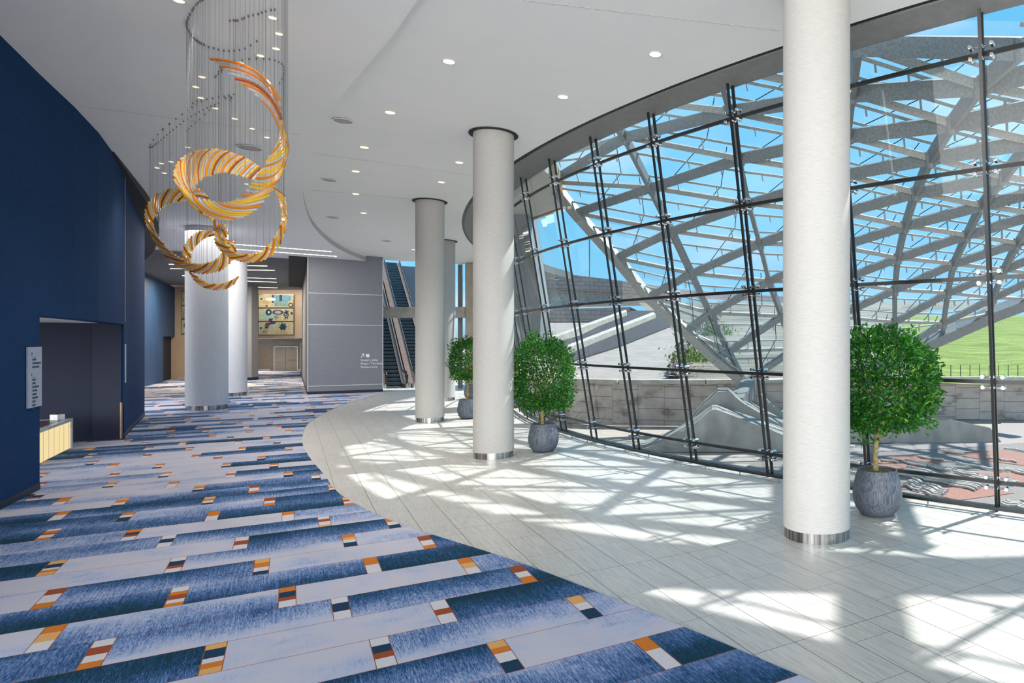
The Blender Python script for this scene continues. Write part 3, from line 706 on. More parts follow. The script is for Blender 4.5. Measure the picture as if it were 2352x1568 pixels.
tri([(480, 1070, 9.6), (430, 1045, 9.7), (390, 1000, 9.9), (362, 945, 10.2), (345, 925, 10.4), (372, 885, 10.8), (400, 855, 11.0), (450, 825, 11.2), (510, 806, 11.3), (570, 806, 11.3), (640, 825, 11.2), (720, 845, 11.0)],
    [(370, 1000, 9.9), (330, 950, 10.1), (305, 880, 10.4), (300, 820, 10.6), (320, 770, 10.8), (360, 745, 11.0), (410, 728, 11.2), (480, 728, 11.3), (545, 735, 11.4), (610, 752, 11.4), (680, 780, 11.3), (748, 815, 11.0)],
    [(285, 885, 10.2), (250, 830, 10.4), (262, 760, 10.6), (300, 712, 10.8), (355, 685, 11), (410, 670, 11.2), (480, 662, 11.4), (550, 672, 11.5), (610, 690, 11.5), (665, 712, 11.5), (720, 745, 11.4), (775, 790, 11.1)], 50, .0195, B_+['rustg', 'clearg'])
rib([(440, 960, 18, 13.5), (380, 915, 26, 13.8), (320, 925, 34, 14.2), (240, 932, 38, 14.8), (160, 970, 40, 15.6), (112, 1040, 32, 16.4), (118, 1120, 16, 16.6), (165, 1210, 18, 16.2), (240, 1290, 22, 15.4), (330, 1345, 24, 14.6), (430, 1358, 28, 14.0), (520, 1330, 34, 13.6), (575, 1265, 34, 13.4), (585, 1215, 22, 13.5), (550, 1180, 8, 13.8)], 60, .020, R_, .075)
rib([(500, 1170, 10, 13.8), (450, 1152, 18, 14.2), (385, 1180, 28, 14.8), (338, 1235, 28, 15.2), (325, 1295, 24, 15.4), (338, 1345, 10, 15.2)], 20, .018, R_, .16)
rib([(492, 1070, 6, 12.5), (496, 1130, 12, 12.4), (530, 1130, 34, 12.2), (520, 1190, 30, 12.0), (550, 1245, 22, 11.9), (610, 1285, 20, 11.8), (700, 1298, 22, 11.7), (790, 1268, 26, 11.7), (855, 1190, 24, 11.8), (888, 1100, 14, 12.0), (890, 1020, 14, 12.3), (875, 940, 18, 12.6), (835, 880, 12, 13.0)], 50, .018, R_, .085)
rib([(350, 1378, 6, 13.8), (390, 1425, 14, 13.6), (450, 1458, 16, 13.5), (520, 1464, 16, 13.4), (580, 1445, 14, 13.3), (628, 1408, 4, 13.2)], 18, .017, R_, .16)
def rodmb(mb, pts, r): return mb.tube(pts, r, 8, cap=True)
size = lambda it: -sum((it[0][i+1]-it[0][i]).length for i in range(len(it[0])-1))/it[0][0].y
order = sorted(range(len(rods)), key=lambda i: size(rods[i]))
big = set(order[:97]); rest = {}
cho = Vector(ch.location)
for i, (pts, r, k) in enumerate(rods):
    if i in big:
        o = rodmb(MB(), [p-cho for p in pts], r).build('glass_rod', M[k], ch, smooth=True)
    else: rodmb(rest.setdefault(k, MB()), [p-cho for p in pts], r)
# remaining rods as one part with several materials
mbr = MB(); mi = []; mats = list(rest)
for q, k in enumerate(mats): mi += [q]*len(rest[k].f); mbr.add(rest[k].v, rest[k].f)
o = mbr.build('glass_rods', None, ch, smooth=True)
for k in mats: o.data.materials.append(M[k])
o.data.polygons.foreach_set('material_index', mi); tag(o, kind='stuff')
wi = 0; wrest = MB(); plates = MB()
t_ = NT('suspension_wire'); b_ = t_.pr(Roughness=.4, Metallic=.6); b_.inputs['Base Color'].default_value = (.20, .205, .215, 1); M['wire'] = t_.m
for i in order:
    pts = rods[i][0]
    for f in ((2,) if i in big else (4,) if i % 2 else ()):
        p = pts[f]; c = Vector((p.x, p.y, zL(p.y)-.005)); w = MB().tube([p-cho, c-cho], 0.0022, 4, False); w.tube([c-cho, c-cho-Vector((0, 0, .03))], .014, 6)
        if wi < 97 and i in big: w.build('wire', M['wire'], ch); wi += 1
        else: wrest.add(w.v, w.f)
tag(wrest.build('wires', M['wire'], ch), kind='stuff')

# ================================================================ CEILING FITTINGS
def downlight(p, r, zf, label=None, group=None, e=110):
    c = Vector((p.x, p.y, zf-.008)); t = empty('downlight', c, label, 'downlight', group)
    MB().lathe([(r, 0), (r+.012, -.006), (r+.03, -.004), (r+.03, 0)], n=28, cap=False).build('trim_ring', M['white'], t, smooth=True)
    MB().lathe([(.001, .0), (r, 0)], n=28, cap=False).build('lamp', M['lampw'], t)
    L = bpy.data.lights.new('downlight_beam', 'SPOT'); L.energy = e; L.color = (1, .91, .80); L.spot_size = math.radians(95); L.spot_blend = .8; L.shadow_soft_size = .12
    lo2 = bpy.data.objects.new('downlight_beam', L); C.objects.link(lo2); lo2.parent = t; lo2.location = (0, 0, -.06)
for (x, y), lb in zip([(1031, 141), (896, 258), (837, 338), (817, 393), (817, 445), (835, 489), (1293, 222), (1505, 124), (1055, 373), (1014, 418), (950, 573)],
                      ['nearest of the downlights left of the middle column top', 'downlight just right of the nearest round speaker', 'third downlight back along the ceiling seam', 'fourth downlight back along the ceiling seam',
                       'fifth downlight back along the ceiling seam', 'farthest downlight along the curving ceiling seam', 'downlight right of the middle column top, near the window rim', 'downlight closest to the window rim and nearest column',
                       'downlight left of the middle column top edge', 'small downlight above the slender column', 'tiny downlight just above the escalators']):
    p = ceilR(x, y); downlight(p, .10, zR(p.y), lb)
for i, (x, y) in enumerate([(626, 40), (641, 77), (634, 111), (598, 127), (552, 144), (464, 176), (450, 199), (461, 224), (495, 248), (539, 272), (579, 295), (613, 315), (393, 371), (371, 375), (361, 385), (377, 397), (432, 338), (566, 422)]):
    p = ceilL(x, y); downlight(p, .055, zL(p.y), 'tiny warm downlight in the ceiling among the sculpture wires', 'downlights around the sculpture wires', 30)
p = ceilL(411, 1); downlight(p, .07, zL(p.y), 'lone small downlight at the top edge, left of the sculpture wires')
def speaker(p, r, zf, label):
    t = empty('ceiling_speaker', (p.x, p.y, zf-.01), label, 'speaker')
    MB().lathe([(r, 0), (r+.01, -.012), (r+.03, -.010), (r+.035, 0)], n=36, cap=False).build('rim', M['ceil'], t, smooth=True)
    MB().lathe([(.001, -.004), (r, -.004)], n=36, cap=False).build('grille', mat_grille, t)
mat_grille = mat('speaker_grille', (.42, .43, .40, 1), (.36, .37, .34, 1), .7, ns=300)
for (x, y), lb in zip([(788, 277), (756, 413), (765, 499), (888, 553)], ['nearest round ceiling speaker beside the curving seam', 'second round ceiling speaker back along the seam', 'third round ceiling speaker near the seam end', 'farthest round ceiling speaker before the slender column']):
    p = ceilR(x, y); speaker(p, .19, zR(p.y), lb)
p = ceilL(573, 339); speaker(p, .26, zL(p.y), 'round ceiling speaker behind the sculpture wires')
# linear lights
for (x0, y0, x1, y1), lb in zip([(500, 557, 761, 577), (520, 570, 773, 588)], ['long linear ceiling light reaching toward the curved seam', 'long linear ceiling light just below its twin, slightly longer to the right']):
    a, b = ceilL(x0, y0), ceilL(x1, y1); a.z = zL(a.y)-.012; b.z = zL(b.y)-.012
    t = empty('linear_light', a, lb, 'ceiling light'); MB().beam((0, 0, 0), b-a, .07, .02).build('diffuser', M['lampl'], t); MB().beam((0, 0, .012), b-a+Vector((0, 0, .012)), .11, .02).build('housing', M['white'], t)
for (x0, y0, x1, y1), lb in zip([(389, 608, 613, 612), (392, 618, 630, 622), (419, 634, 634, 641), (425, 641, 635, 649), (500, 657, 637, 662)],
        ['nearest linear light on the grey corridor ceiling', 'second linear light on the grey corridor ceiling', 'third linear light on the grey corridor ceiling', 'fourth linear light on the grey corridor ceiling', 'farthest linear light close to the painting wall']):
    a, b = ceilL(x0, y0), ceilL(x1, y1); a.z = zL(a.y)+.035; b.z = zL(b.y)+.035
    t = empty('linear_light', a, lb, 'ceiling light'); MB().beam((0, 0, 0), b-a, .10, .02).build('diffuser', M['lampl'], t); MB().beam((0, 0, .012), b-a+Vector((0, 0, .012)), .15, .02).build('housing', M['white'], t)
def area(name, loc, rot, sx, sy, e, col=(1, .9, .75)):
    L = bpy.data.lights.new(name, 'AREA'); L.shape = 'RECTANGLE'; L.size = sx; L.size_y = sy; L.energy = e; L.color = col
    o = bpy.data.objects.new(name, L); C.objects.link(o); o.location = loc; o.rotation_euler = rot; return o
area('corridor_lamp', (-31, 43, 6.7), (0, 0, 0), 6, .3, 500, (1, .85, .62))
area('painting_lamp', (-32.5, 50.2, 6.6), (math.radians(20), 0, 0), 5, .2, 40, (1, .88, .72))
area('recess_lamp', (-39, 58, 2.95), (0, 0, 0), 3, 1, 110, (1, .82, .6))

# ================================================================ RECEPTION DESK
P0, P1 = Vector((-14.3, 13.9, 0)), Vector((-16.33, 17.12, 0)); dd = (P1-P0).normalized(); nn_ = Vector((-dd.y, dd.x, 0))
dk = empty('reception_desk', P1, 'low reception desk with glowing yellow onyx front and reddish wood top in the blue alcove', 'desk')
L_ = (P1-P0).length
def dloc(a, b, z): return dd*(a-L_)+nn_*b+Vector((0, 0, z))
def dbox(a0, a1, b0, b1, z0, z1):
    m = MB(); P = [dloc(a, b, z) for z in (z0, z1) for b in (b0, b1) for a in (a0, a1)]
    return m.add(P, [(0, 2, 3, 1), (4, 5, 7, 6), (0, 1, 5, 4), (1, 3, 7, 5), (3, 2, 6, 7), (2, 0, 4, 6)])
fp = dbox(0, L_, .0, .04, 0.01, .70).build('front_panel', M['glowp'], dk)
js = MB()
for k in range(9): q = dbox(.3+k*.42, .312+k*.42, -.004, 0, .01, .70); js.add(q.v, q.f)
js.build('panel_joint', M['trimw'], fp)
dbox(0, L_+.02, -.03, .09, .70, .76).build('edge_band', M['marble'], dk)
dbox(0, L_, .09, .95, .715, .758).build('top', M['wood_top'], dk)
dbox(L_, L_+.16, -.03, .95, 0.01, .762).build('end_panel', M['marble'], dk)
bx = empty('planter_box', P1+dloc(L_-.10, .10, .762)-dloc(L_, 0, 0)+dd*0+Vector((0, 0, .0)), 'small white square planter box on the end of the reception desk', 'planter')
bx.location = P1+dd*(-.08)+nn_*.22+Vector((0, 0, .7585))
MB().box((-.10, -.10, 0), (.10, .10, .14)).build('box', M['white'], bx, bevel=.005)
pm = MB()
for k in range(14):
    a = rr_.uniform(0, 6.28); r = rr_.uniform(0, .07); c = Vector((math.cos(a)*r, math.sin(a)*r, .15)); pm.tube([c-Vector((.02, 0, 0)), c+Vector((0, 0, .012)), c+Vector((.02, 0, 0))], [.006, .02, .006], 6)
pm.build('dried_pods', mat('dried_pods', srgb(96, 66, 50), srgb(60, 42, 34), .9, ns=40), bx)

# ================================================================ SIGNS
def frame_on(o, p, xdir):
    x = Vector(xdir).normalized(); z = Vector((0, 0, 1)); n_ = x.cross(z)
    m = Matrix(((x.x, z.x, n_.x, p[0]), (x.y, z.y, n_.y, p[1]), (x.z, z.z, n_.z, p[2]), (0, 0, 0, 1))); o.matrix_world = m; return o
wd = Vector((-.86, 1.52, 0)).normalized()
s1 = frame_on(empty('directory_sign', (0, 0, 0), 'tall silver room directory plate on the near blue wall beside the reception opening', 'sign'), Vector((-12.36, 12.37, 1.56))-wd*.66+Vector((.88, .475, 0))*.012, wd)
MB().box((0, 0, -.005), (.65, 1.09, .02)).build('plate', M['signp'], s1)
yy = .98
for kind, words in (('up', ['CEDAR', 'COTTONWOOD', 'DOUGLAS FIR']), ('left', ['ALDER', 'ASPEN', 'DOGWOOD', 'THE DEN', 'CHERRY', 'BOXELDER', 'BIRCH', 'HAZEL', 'GYM'])):
    ar = MB(); cx, cy = .17, yy-.02
    dirs = {'up': (0, 1), 'left': (-1, 0)}[kind]; px_, py_ = -dirs[1], dirs[0]
    tip = (cx+dirs[0]*.03, cy+dirs[1]*.03); tl_ = (cx-dirs[0]*.03, cy-dirs[1]*.03)
    ar.beam((*tl_, .022), (*tip, .022), .004, .008)
    for s_ in (-1, 1): ar.beam((*tip, .022), (tip[0]-dirs[0]*.02+px_*s_*.02, tip[1]-dirs[1]*.02+py_*s_*.02, .022), .004, .008)
    ar.build('arrow', M['signt'], s1); yy -= .072
    MB().beam((.15, yy, .022), (.36, yy, .022), .004, .005).build('rule', M['signt'], s1); yy -= .062
    for w_ in words:
        o = text_mesh('lettering', w_, .052, M['signt'], s1, .002); o.location = (.19, yy, .022); yy -= .0655 if kind == 'left' else .067
    yy -= .028
fd = Vector((-1.0, 1.3, 0)).normalized()
s2 = frame_on(empty('wall_sign', (0, 0, 0), 'narrow pale sign plate on the blue wall just past the reception opening', 'sign'), Vector((-16.46, 18.86, 1.58))+Vector((fd.y, -fd.x, 0))*.02, fd)
MB().box((0, 0, -.005), (.16, 1.10, .02)).build('plate', M['signp'], s2)
s3 = empty('wayfinding_sign', (0, 0, 0), 'small white arrow, square and lettering applied to the grey linen wall near the escalators', 'sign')
q0 = Vector(((829-1620)*35.75/1530, 35.75, 0)); tt_ = (q0-G0).dot(V); frame_on(s3, G0+V*tt_-U*.012+Vector((0, 0, 1.27)), V)
ar = MB(); ar.beam((.02, .62, .005), (.16, .80, .005), .035, .01, (0, 0, 1)).beam((.04, .80, .005), (.175, .80, .005), .035, .01).beam((.16, .66, .005), (.16, .81, .005), .035, .01); ar.build('arrow', M['signw'], s3)
MB().box((.25, .63, 0), (.42, .80, .01)).build('square_symbol', M['signw'], s3)
for k, w_ in enumerate(['Hotel Lobby', 'Plaza / Terminal', 'Restaurants']):
    o = text_mesh('lettering', w_, .168, M['signw'], s3, .004); o.location = (0, .42-.185*k, .004)

# ================================================================ PAINTINGS AND FAR DOOR
pcol = {'cream': srgb(196, 188, 156), 'blue': srgb(110, 160, 180), 'deep': srgb(20, 66, 92), 'sage': srgb(140, 160, 130), 'lilac': srgb(176, 168, 190), 'red': srgb(150, 50, 40), 'vio': srgb(74, 60, 120), 'black': srgb(24, 26, 30), 'white': srgb(226, 226, 214), 'ochre': srgb(190, 166, 120), 'mint': srgb(176, 204, 190)}
PM = {k: mat('paint_'+k, v, tuple(x*.75 for x in v[:3])+(1,), .6, ns=6) for k, v in pcol.items()}
def canvas(x0, y0, x1, y1, Y, label, shapes, grp='canvas panels of the abstract painting', flip=False):
    a, b = dp(x0, y1, Y), dp(x1, y0, Y); w, h = b.x-a.x, b.z-a.z
    t = empty('painting', (a.x, Y, a.z), label, 'painting', grp)
    MB().box((0, -.05, 0), (w, 0, h)).build('canvas', PM['cream'], t)
    MB().box((-.03, -.03, -.03), (0, 0, h+.03)).box((w, -.03, -.03), (w+.03, 0, h+.03)).box((-.03, -.03, -.03), (w+.03, 0, 0)).box((-.03, -.03, h), (w+.03, 0, h+.03)).build('frame', M['steel'], t)
    for i, (kind, c, u0, v0, u1, v1) in enumerate(shapes):
        yy_ = -.052-.002*i; m = MB(); X0, X1, Z0, Z1 = u0*w, u1*w, v0*h, v1*h
        if kind == 'r': m.add([(X0, yy_, Z0), (X1, yy_, Z0), (X1, yy_, Z1), (X0, yy_, Z1)], [(0, 1, 2, 3)])
        elif kind == 'p': m.add([(X0, yy_, Z0), (X0+(X1-X0)*.8, yy_, Z0), (X1, yy_, Z1), (X0+(X1-X0)*.2, yy_, Z1)], [(0, 1, 2, 3)])
        else:
            n = 24; cx, cz, rx, rz = (X0+X1)/2, (Z0+Z1)/2, (X1-X0)/2, (Z1-Z0)/2
            if kind == 'e': m.add([(cx+rx*math.cos(6.283*k/n), yy_, cz+rz*math.sin(6.283*k/n)) for k in range(n)], [tuple(range(n))])
            elif kind == 'o':
                m.add([(cx+rx*s_*math.cos(6.283*k/n), yy_, cz+rz*s_*math.sin(6.283*k/n)) for s_ in (1, .6) for k in range(n)], [(k, (k+1) % n, n+(k+1) % n, n+k) for k in range(n)])
            elif kind == 'b':
                m.add([(cx+rx*(.7+.3*math.sin(k*2.7))*math.cos(6.283*k/n), yy_, cz+rz*(.7+.3*math.cos(k*1.9))*math.sin(6.283*k/n)) for k in range(n)], [tuple(range(n))])
        m.build('painted_shape', PM[c], t)
Yp = 51.5
canvas(595, 677, 674.5, 706, Yp, 'top canvas of the abstract painting on the far beige wall, above its two neighbours', [('r', 'blue', .45, .1, .85, .98), ('r', 'deep', .38, .35, .44, 1), ('r', 'deep', .6, .5, .68, 1), ('b', 'sage', .5, .0, .78, .5), ('e', 'white', .2, .5, .5, .78), ('e', 'ochre', .1, .3, .36, .55), ('e', 'red', .2, .05, .27, .2), ('e', 'black', .05, .6, .11, .75), ('b', 'blue', .78, .4, .98, 1), ('o', 'black', .86, .02, 1.0, .38)])
canvas(595, 708.5, 674.5, 737, Yp, 'middle canvas of the abstract painting, with ringed dark circle, between top and bottom ones', [('r', 'mint', .02, .1, .5, .7), ('b', 'deep', .7, .0, .9, 1), ('b', 'sage', .4, .1, .6, .5), ('e', 'deep', .2, .45, .38, .95), ('e', 'white', .26, .6, .33, .8), ('o', 'vio', .4, .5, .72, .9), ('o', 'white', .64, .15, .72, .4), ('o', 'white', .76, .35, .84, .55), ('p', 'vio', .28, .0, .42, .2), ('e', 'deep', .93, .5, .99, .75)])
canvas(595, 739.5, 674.5, 768, Yp, 'bottom canvas of the abstract painting, with red and violet blocks', [('b', 'deep', .55, .2, .85, 1), ('r', 'mint', .02, .5, .5, .98), ('b', 'sage', .05, .05, .3, .4), ('p', 'red', .17, .7, .36, .95), ('p', 'vio', .3, .82, .5, 1), ('p', 'vio', .17, .5, .3, .68), ('b', 'ochre', .45, .0, .95, .3), ('e', 'black', .04, .45, .1, .6)])
for (y0, y1), lb, sh in zip([(677, 706), (708.5, 737), (739.5, 768)], ['narrow visible canvas edge at top left beside the pier', 'narrow visible canvas edge at middle left beside the pier', 'narrow visible canvas edge at bottom left beside the pier'],
        [[('r', 'lilac', .5, .5, 1, 1), ('e', 'blue', .8, .1, 1, .5)], [('r', 'blue', .6, .5, 1, 1), ('r', 'red', .85, .1, 1, .3)], [('e', 'ochre', .8, .2, 1, .7)]]):
    canvas(560, y0, 592.5, y1, Yp, lb, sh)
for (y0, y1), lb, sh in zip([(670, 701), (702.5, 732), (734, 766)], ['top canvas half hidden behind the thick column, left painting', 'middle canvas half hidden behind the thick column, left painting', 'bottom canvas half hidden behind the thick column, left painting'],
        [[('e', 'black', .05, .3, .1, .4), ('b', 'sage', .3, .1, .8, .8)], [('p', 'sage', .0, .0, .5, .8)], [('b', 'mint', .0, .0, .5, .5), ('o', 'black', .08, .4, .3, .8)]]):
    canvas(419, y0, 470, y1, 48.35, lb, sh, 'canvas panels of the left painting')
dr = empty('door_2', (0, 0, 0), kind='structure'); Yd = 62.78
a = dp(631.5, 851, Yd); b = dp(683, 797, Yd)
fr = MB().box((a.x-.08, Yd-.06, 0), (a.x, Yd, b.z+.08)).box((b.x, Yd-.06, 0), (b.x+.08, Yd, b.z+.08)).box((a.x, Yd-.06, b.z), (b.x, Yd, b.z+.08)); fr.build('door_frame', M['trimw'], dr)
mx_ = (a.x+b.x)/2
for x0, x1 in ((a.x+.01, mx_-.01), (mx_+.01, b.x-.01)):
    lf = MB().box((x0, Yd-.05, .01), (x1, Yd-.005, b.z-.01)).build('door_leaf', M['doorp'], dr)
    MB().beam((x0+.08, Yd-.12, 1.0), (x1-.08, Yd-.12, 1.0), .05, .05).box((x0+.06, Yd-.12, .98), (x0+.10, Yd-.05, 1.02)).box((x1-.10, Yd-.12, .98), (x1-.06, Yd-.05, 1.02)).build('push_bar', M['chrome'], lf)
    MB().box(((x0+x1)/2-.18, Yd-.12, b.z-.14), ((x0+x1)/2+.18, Yd-.05, b.z-.05)).build('door_closer', M['header'], lf)

# ================================================================ ESCALATORS
RZ = math.atan2(V.y, V.x)
def escalator(base, label):
    t = empty('escalator', base, label, 'escalator', rz=RZ)
    run, rise, w = .40, .231, .50
    st = MB().box((-w, 0, -.16), (w, run, 0))
    for k in range(24):
        x = -w+.03+k*.0395; st.box((x, -.004, -.15), (x+.014, run, .006))
    s0 = st.build('step', M['stepm'], t); s0.location = (0, .9, .02)
    for k in range(1, 42):
        c = s0.copy(); C.objects.link(c); c.parent = t; z = .02 if k < 2 else .02+rise*(k-1); c.location = (0, .9+run*k, z)
    MB().box((-w, -.2, 0), (w, .9, .02)).build('comb_plate', M['steel'], t)
    Lh = 17.5; sl_ = rise/run
    def zz(y): return 0 if y < 1.6 else (y-1.6)*sl_
    ys = [.1+.2*i for i in range(int(Lh/.2))]
    for s in (-1, 1):
        x = s*(w+.06); sk = MB(); g = MB(); dk_ = MB()
        for a_, b_ in zip(ys, ys[1:]):
            za, zb = zz(a_), zz(b_)
            sk.add([(s*(w+.01), a_, za-.25), (s*(w+.01), b_, zb-.25), (s*(w+.01), b_, zb+.22), (s*(w+.01), a_, za+.22), (s*(w+.30), a_, za-.25), (s*(w+.30), b_, zb-.25), (s*(w+.30), b_, zb+.22), (s*(w+.30), a_, za+.22)],
                   [(0, 1, 2, 3), (4, 7, 6, 5), (3, 2, 6, 7)])
            g.add([(x, a_, za+.2), (x, b_, zb+.2), (x, b_, zb+.92), (x, a_, za+.92)], [(0, 1, 2, 3)])
        sk.build('skirt', M['copper'], t); g.build('balustrade', M['balglass'], t)
        hp = [(x, -.05, .30), (x, -.28, .36), (x, -.42, .55), (x, -.40, .80), (x, -.25, .93), (x, 0, .96)]+[(x, y, zz(y)+.96) for y in ys]
        MB().tube(hp, .05, 8).build('handrail', M['rubber'], t, smooth=True)
        MB().box((s*(w+.01), -.1, 0), (s*(w+.30), .12, .24)).build('newel_base', M['steel'], t)
    tb = MB()
    for a_, b_ in zip(ys[::4], ys[4::4]):
        za, zb = zz(a_)-.3, zz(b_)-.3; tb.add([(-.8, a_, za-.9 if za > 1 else -.5), (.8, a_, za-.9 if za > 1 else -.5), (.8, b_, zb-.9 if za > 1 else -.5), (-.8, b_, zb-.9 if za > 1 else -.5), (-.8, a_, za), (.8, a_, za), (.8, b_, zb), (-.8, b_, zb)],
              [(0, 1, 2, 3), (0, 3, 7, 4), (1, 5, 6, 2), (4, 7, 6, 5)])
    tb.build('truss_cladding', M['header'], t)
    return t
eb = Vector((-18.25, 39.3, 0))
escalator(eb-V*1.68, 'leftmost escalator, half hidden behind the grey linen wall')
escalator(eb, 'middle escalator, its full step width visible between grey wall and slender column')
escalator(eb+V*1.68, 'right escalator, mostly hidden behind the slender column')
bm_ = empty('concrete_frame', (-13.2, 38.7, 0), 'board-marked concrete pillar with a cross beam passing in front of the escalators', 'concrete frame')
o = MB().box((-.75, 0, 0), (1.6, 1.2, 7.30)).build('pillar', M['concrete_y'], bm_)
MB().box((-5.6, -.1, 4.13), (-.75, .5, 4.75)).build('beam', M['concrete'], bm_)
wi2 = empty('window_2', (0, 0, 0), kind='structure')
MB().box((-14.6, 39.3, 0), (-14.35, 39.4, 7.3)).box((-14.0, 39.2, 0), (-13.95, 39.3, 7.3)).build('frame', M['header'], wi2)
MB().add([(-14.35, 39.35, 0), (-13.95, 39.35, 0), (-13.95, 39.35, 7.3), (-14.35, 39.35, 7.3)], [(0, 1, 2, 3)]).build('glass_pane', M['balglass'], wi2)
struct(MB().prism([tuple(eb-V*3+U*19), tuple(eb+V*4+U*19), tuple(eb+V*4+U*19.3), tuple(eb-V*3+U*19.3)], 9.2).build('wall_escalator', M['linen']))


# ================================================================ CANOPY LATTICE
import numpy as np
dpt = [((1970, 105), 14.2), ((2345, 112), 12.6), ((2249, 198), 13.8), ((2055, 740), 30), ((2167, 742), 29), ((2282, 684), 26), ((1676, 257), 17.5), ((1436, 316), 20.8), ((1236, 372), 24.0),
       ((1745, 559), 22.5), ((1495, 432), 22.5), ((1405, 607), 24.5), ((1588, 628), 24), ((1720, 885), 25), ((1800, 964), 25.5), ((2352, 698), 24.5), ((1925, 567), 23.5), ((2102, 443), 20)]
def feat(x, y): x = (x-1800)/500; y = (y-450)/400; return [1, x, y, x*x, x*y, y*y]
cf_ = np.linalg.lstsq(np.array([feat(*p) for p, d in dpt]), np.array([1/d for p, d in dpt]), rcond=None)[0]
def dep(x, y): return 1/max(.028, float(np.dot(feat(x, y), cf_)))
def LP(x, y, k=0): return dp(x, y, dep(x, y)+k)
SB = {0: (1436, 315.6), 1: (1495, 431.7), 2: (1543, 531), 3: (1588.6, 628), 4: (1631, 719), 5: (1674, 806), 6: (1710, 878)}
SA = {0: (1676, 257), 1: (1699, 365), 2: (1720, 468), 3: (1745, 559), 4: (1767, 646), 5: (1796, 726), 6: (1824, 802), 7: (1850, 872)}
SM = {-1: (1970, 105), 0: (1955, 215), 1: (1945, 313), 2: (1938, 402), 3: (1930, 490), 4: (1925, 567), 5: (1920, 648), 6: (1918, 728), 7: (1922, 800), 8: (1930, 868)}
S1 = {-1: (2345, 112), 0: (2249, 198), 1: (2185.5, 284), 2: (2136, 363.5), 3: (2102.6, 443), 4: (2078, 519), 5: (2062, 592.5), 6: (2055, 666), 7: (2055, 739.5), 8: (2060, 806)}
S2 = {1: (2445, 235), 2: (2368, 325), 3: (2303.5, 406.6), 4: (2254, 472), 5: (2220, 540), 6: (2190, 606), 7: (2177, 673), 8: (2167, 742), 9: (2165, 778)}
S3 = {4: (2440, 425), 5: (2380, 492), 6: (2337, 558), 7: (2305, 620), 8: (2282, 684), 9: (2272, 722)}
S4 = {6: (2475, 500), 7: (2430, 568), 8: (2396, 632), 9: (2375, 688)}
SE = {-1: (1236, 372), 0: (1265, 418), 1: (1322.5, 489), 2: (1415, 592), 3: (1488.6, 681), 4: (1574, 760), 5: (1642, 824), 6: (1718, 886), 7: (1800, 964)}
cols_ = [SE, SB, SA, SM, S1, S2, S3, S4]
P3 = [{j: LP(*q) for j, q in s.items()} for s in cols_]
SE3, SB3, SA3, SM3, S13, S23, S33, S43 = P3
# upward continuation above the frame
def up_ext(s, j0, n, bend=.82):
    d = s[j0]-s[j0+1]; d.z *= .75
    for k in range(1, n+1):
        d = Vector((d.x*1.0, d.y*1.0, d.z*bend)); s[j0-k] = s[j0-k+1]+d
up_ext(SA3, 0, 2); up_ext(S23, 1, 1); up_ext(SB3, 0, 1)
can = empty('steel_canopy', SE3[7], 'triangulated steel and glass canopy arching outside the curved window', 'canopy'); co = Vector(can.location)
def nrm(a, b, c): n = (b-a).cross(c-a); n.normalize(); return n if n.z > 0 else -n
def hsz(Y): return .40 if Y < 15 else max(.2, .40-(Y-15)*.0145)
def lbeam(mb, a, b, up, w=.16, k=1, dz=0):
    o_ = up*dz; mb.beam(a-co+o_, b-co+o_, w, hsz(a.y)*k, up, hsz(b.y)*k)
UPV = Vector((-.25, -.45, 1)).normalized()
for s in (SB3, SA3, SM3, S13, S23, S33, S43):
    ks = sorted(s); mb = MB()
    for a, b in zip(ks, ks[1:]): lbeam(mb, s[a], s[b], UPV, .14, .9)
    for k in ks: c = s[k]-co-UPV*.22; mb.tube([c, c+UPV*.42], .15 if s[k].y < 20 else .12, 12)
    mb.build('rib', M['galv'], can)
mb = MB(); ks = sorted(SE3)
for a, b in zip(ks, ks[1:]):
    lbeam(mb, SE3[a], SE3[b], UPV, .34, 1.2)
mb.build('edge_beam', M['galv_l'], can)
rows = range(-4, 9); tri_ = MB()
for j in rows:
    mb = MB(); pb = MB(); mid = MB(); jt = MB(); any_ = [0, 0]
    for s, q in zip(P3, P3[1:]):
        if j in s and j in q:
            if s is SE3 and j == 6 : pass
            lbeam(mb, s[j], q[j], UPV, .18, 1); any_[0] = 1
        if j in s and j+1 in q:
            lbeam(pb, s[j], q[j+1], UPV, .12, .5, .02); any_[1] = 1
            if j+1 in s and j+2 in q:
                a = (s[j]+s[j+1])/2; b = (q[j+1]+q[j+2])/2; lbeam(mid, a, b, UPV, .06, .22, .34)
                for f in (.2, .5, .8): c = a.lerp(b, f)-co; mid.beam(c+UPV*.12, c+UPV*.30, .10, .03, (1, 0, 0))
            a, b = s[j], q[j+1]; lbeam(mid, a, b, UPV, .05, .2, .42)
            for f in (.3, .7): c = a.lerp(b, f)-co; mid.beam(c+UPV*.1, c+UPV*.40, .09, .03, (1, 0, 0))
            if j-1 in s and j in q:
                a = s[j].lerp(q[j+1], .25)-co+UPV*.46; b = s[j-1].lerp(q[j], .75)-co+UPV*.46; jt.tube([a, b], .014, 5)
                a = s[j].lerp(q[j+1], .75)-co+UPV*.46; b = s[j].lerp(q[j], .9)-co+UPV*.46; jt.tube([a, b], .014, 5)
        if j in s and j in q and j+1 in q: tri_.add([s[j]-co+UPV*.48, q[j]-co+UPV*.48, q[j+1]-co+UPV*.48], [(0, 1, 2)])
        if j in s and j+1 in s and j+1 in q: tri_.add([s[j]-co+UPV*.48, q[j+1]-co+UPV*.48, s[j+1]-co+UPV*.48], [(0, 1, 2)])
    if any_[0]: mb.build('lattice_beam', M['galv'], can)
    if any_[1]:
        po = pb.build('purlin', M['galv_l'], can); mid.build('glazing_rail', M['galv_l'], po); jt.build('glazing_joint', M['black'], po)
tri_.build('canopy_glazing', M['cglass'], can)
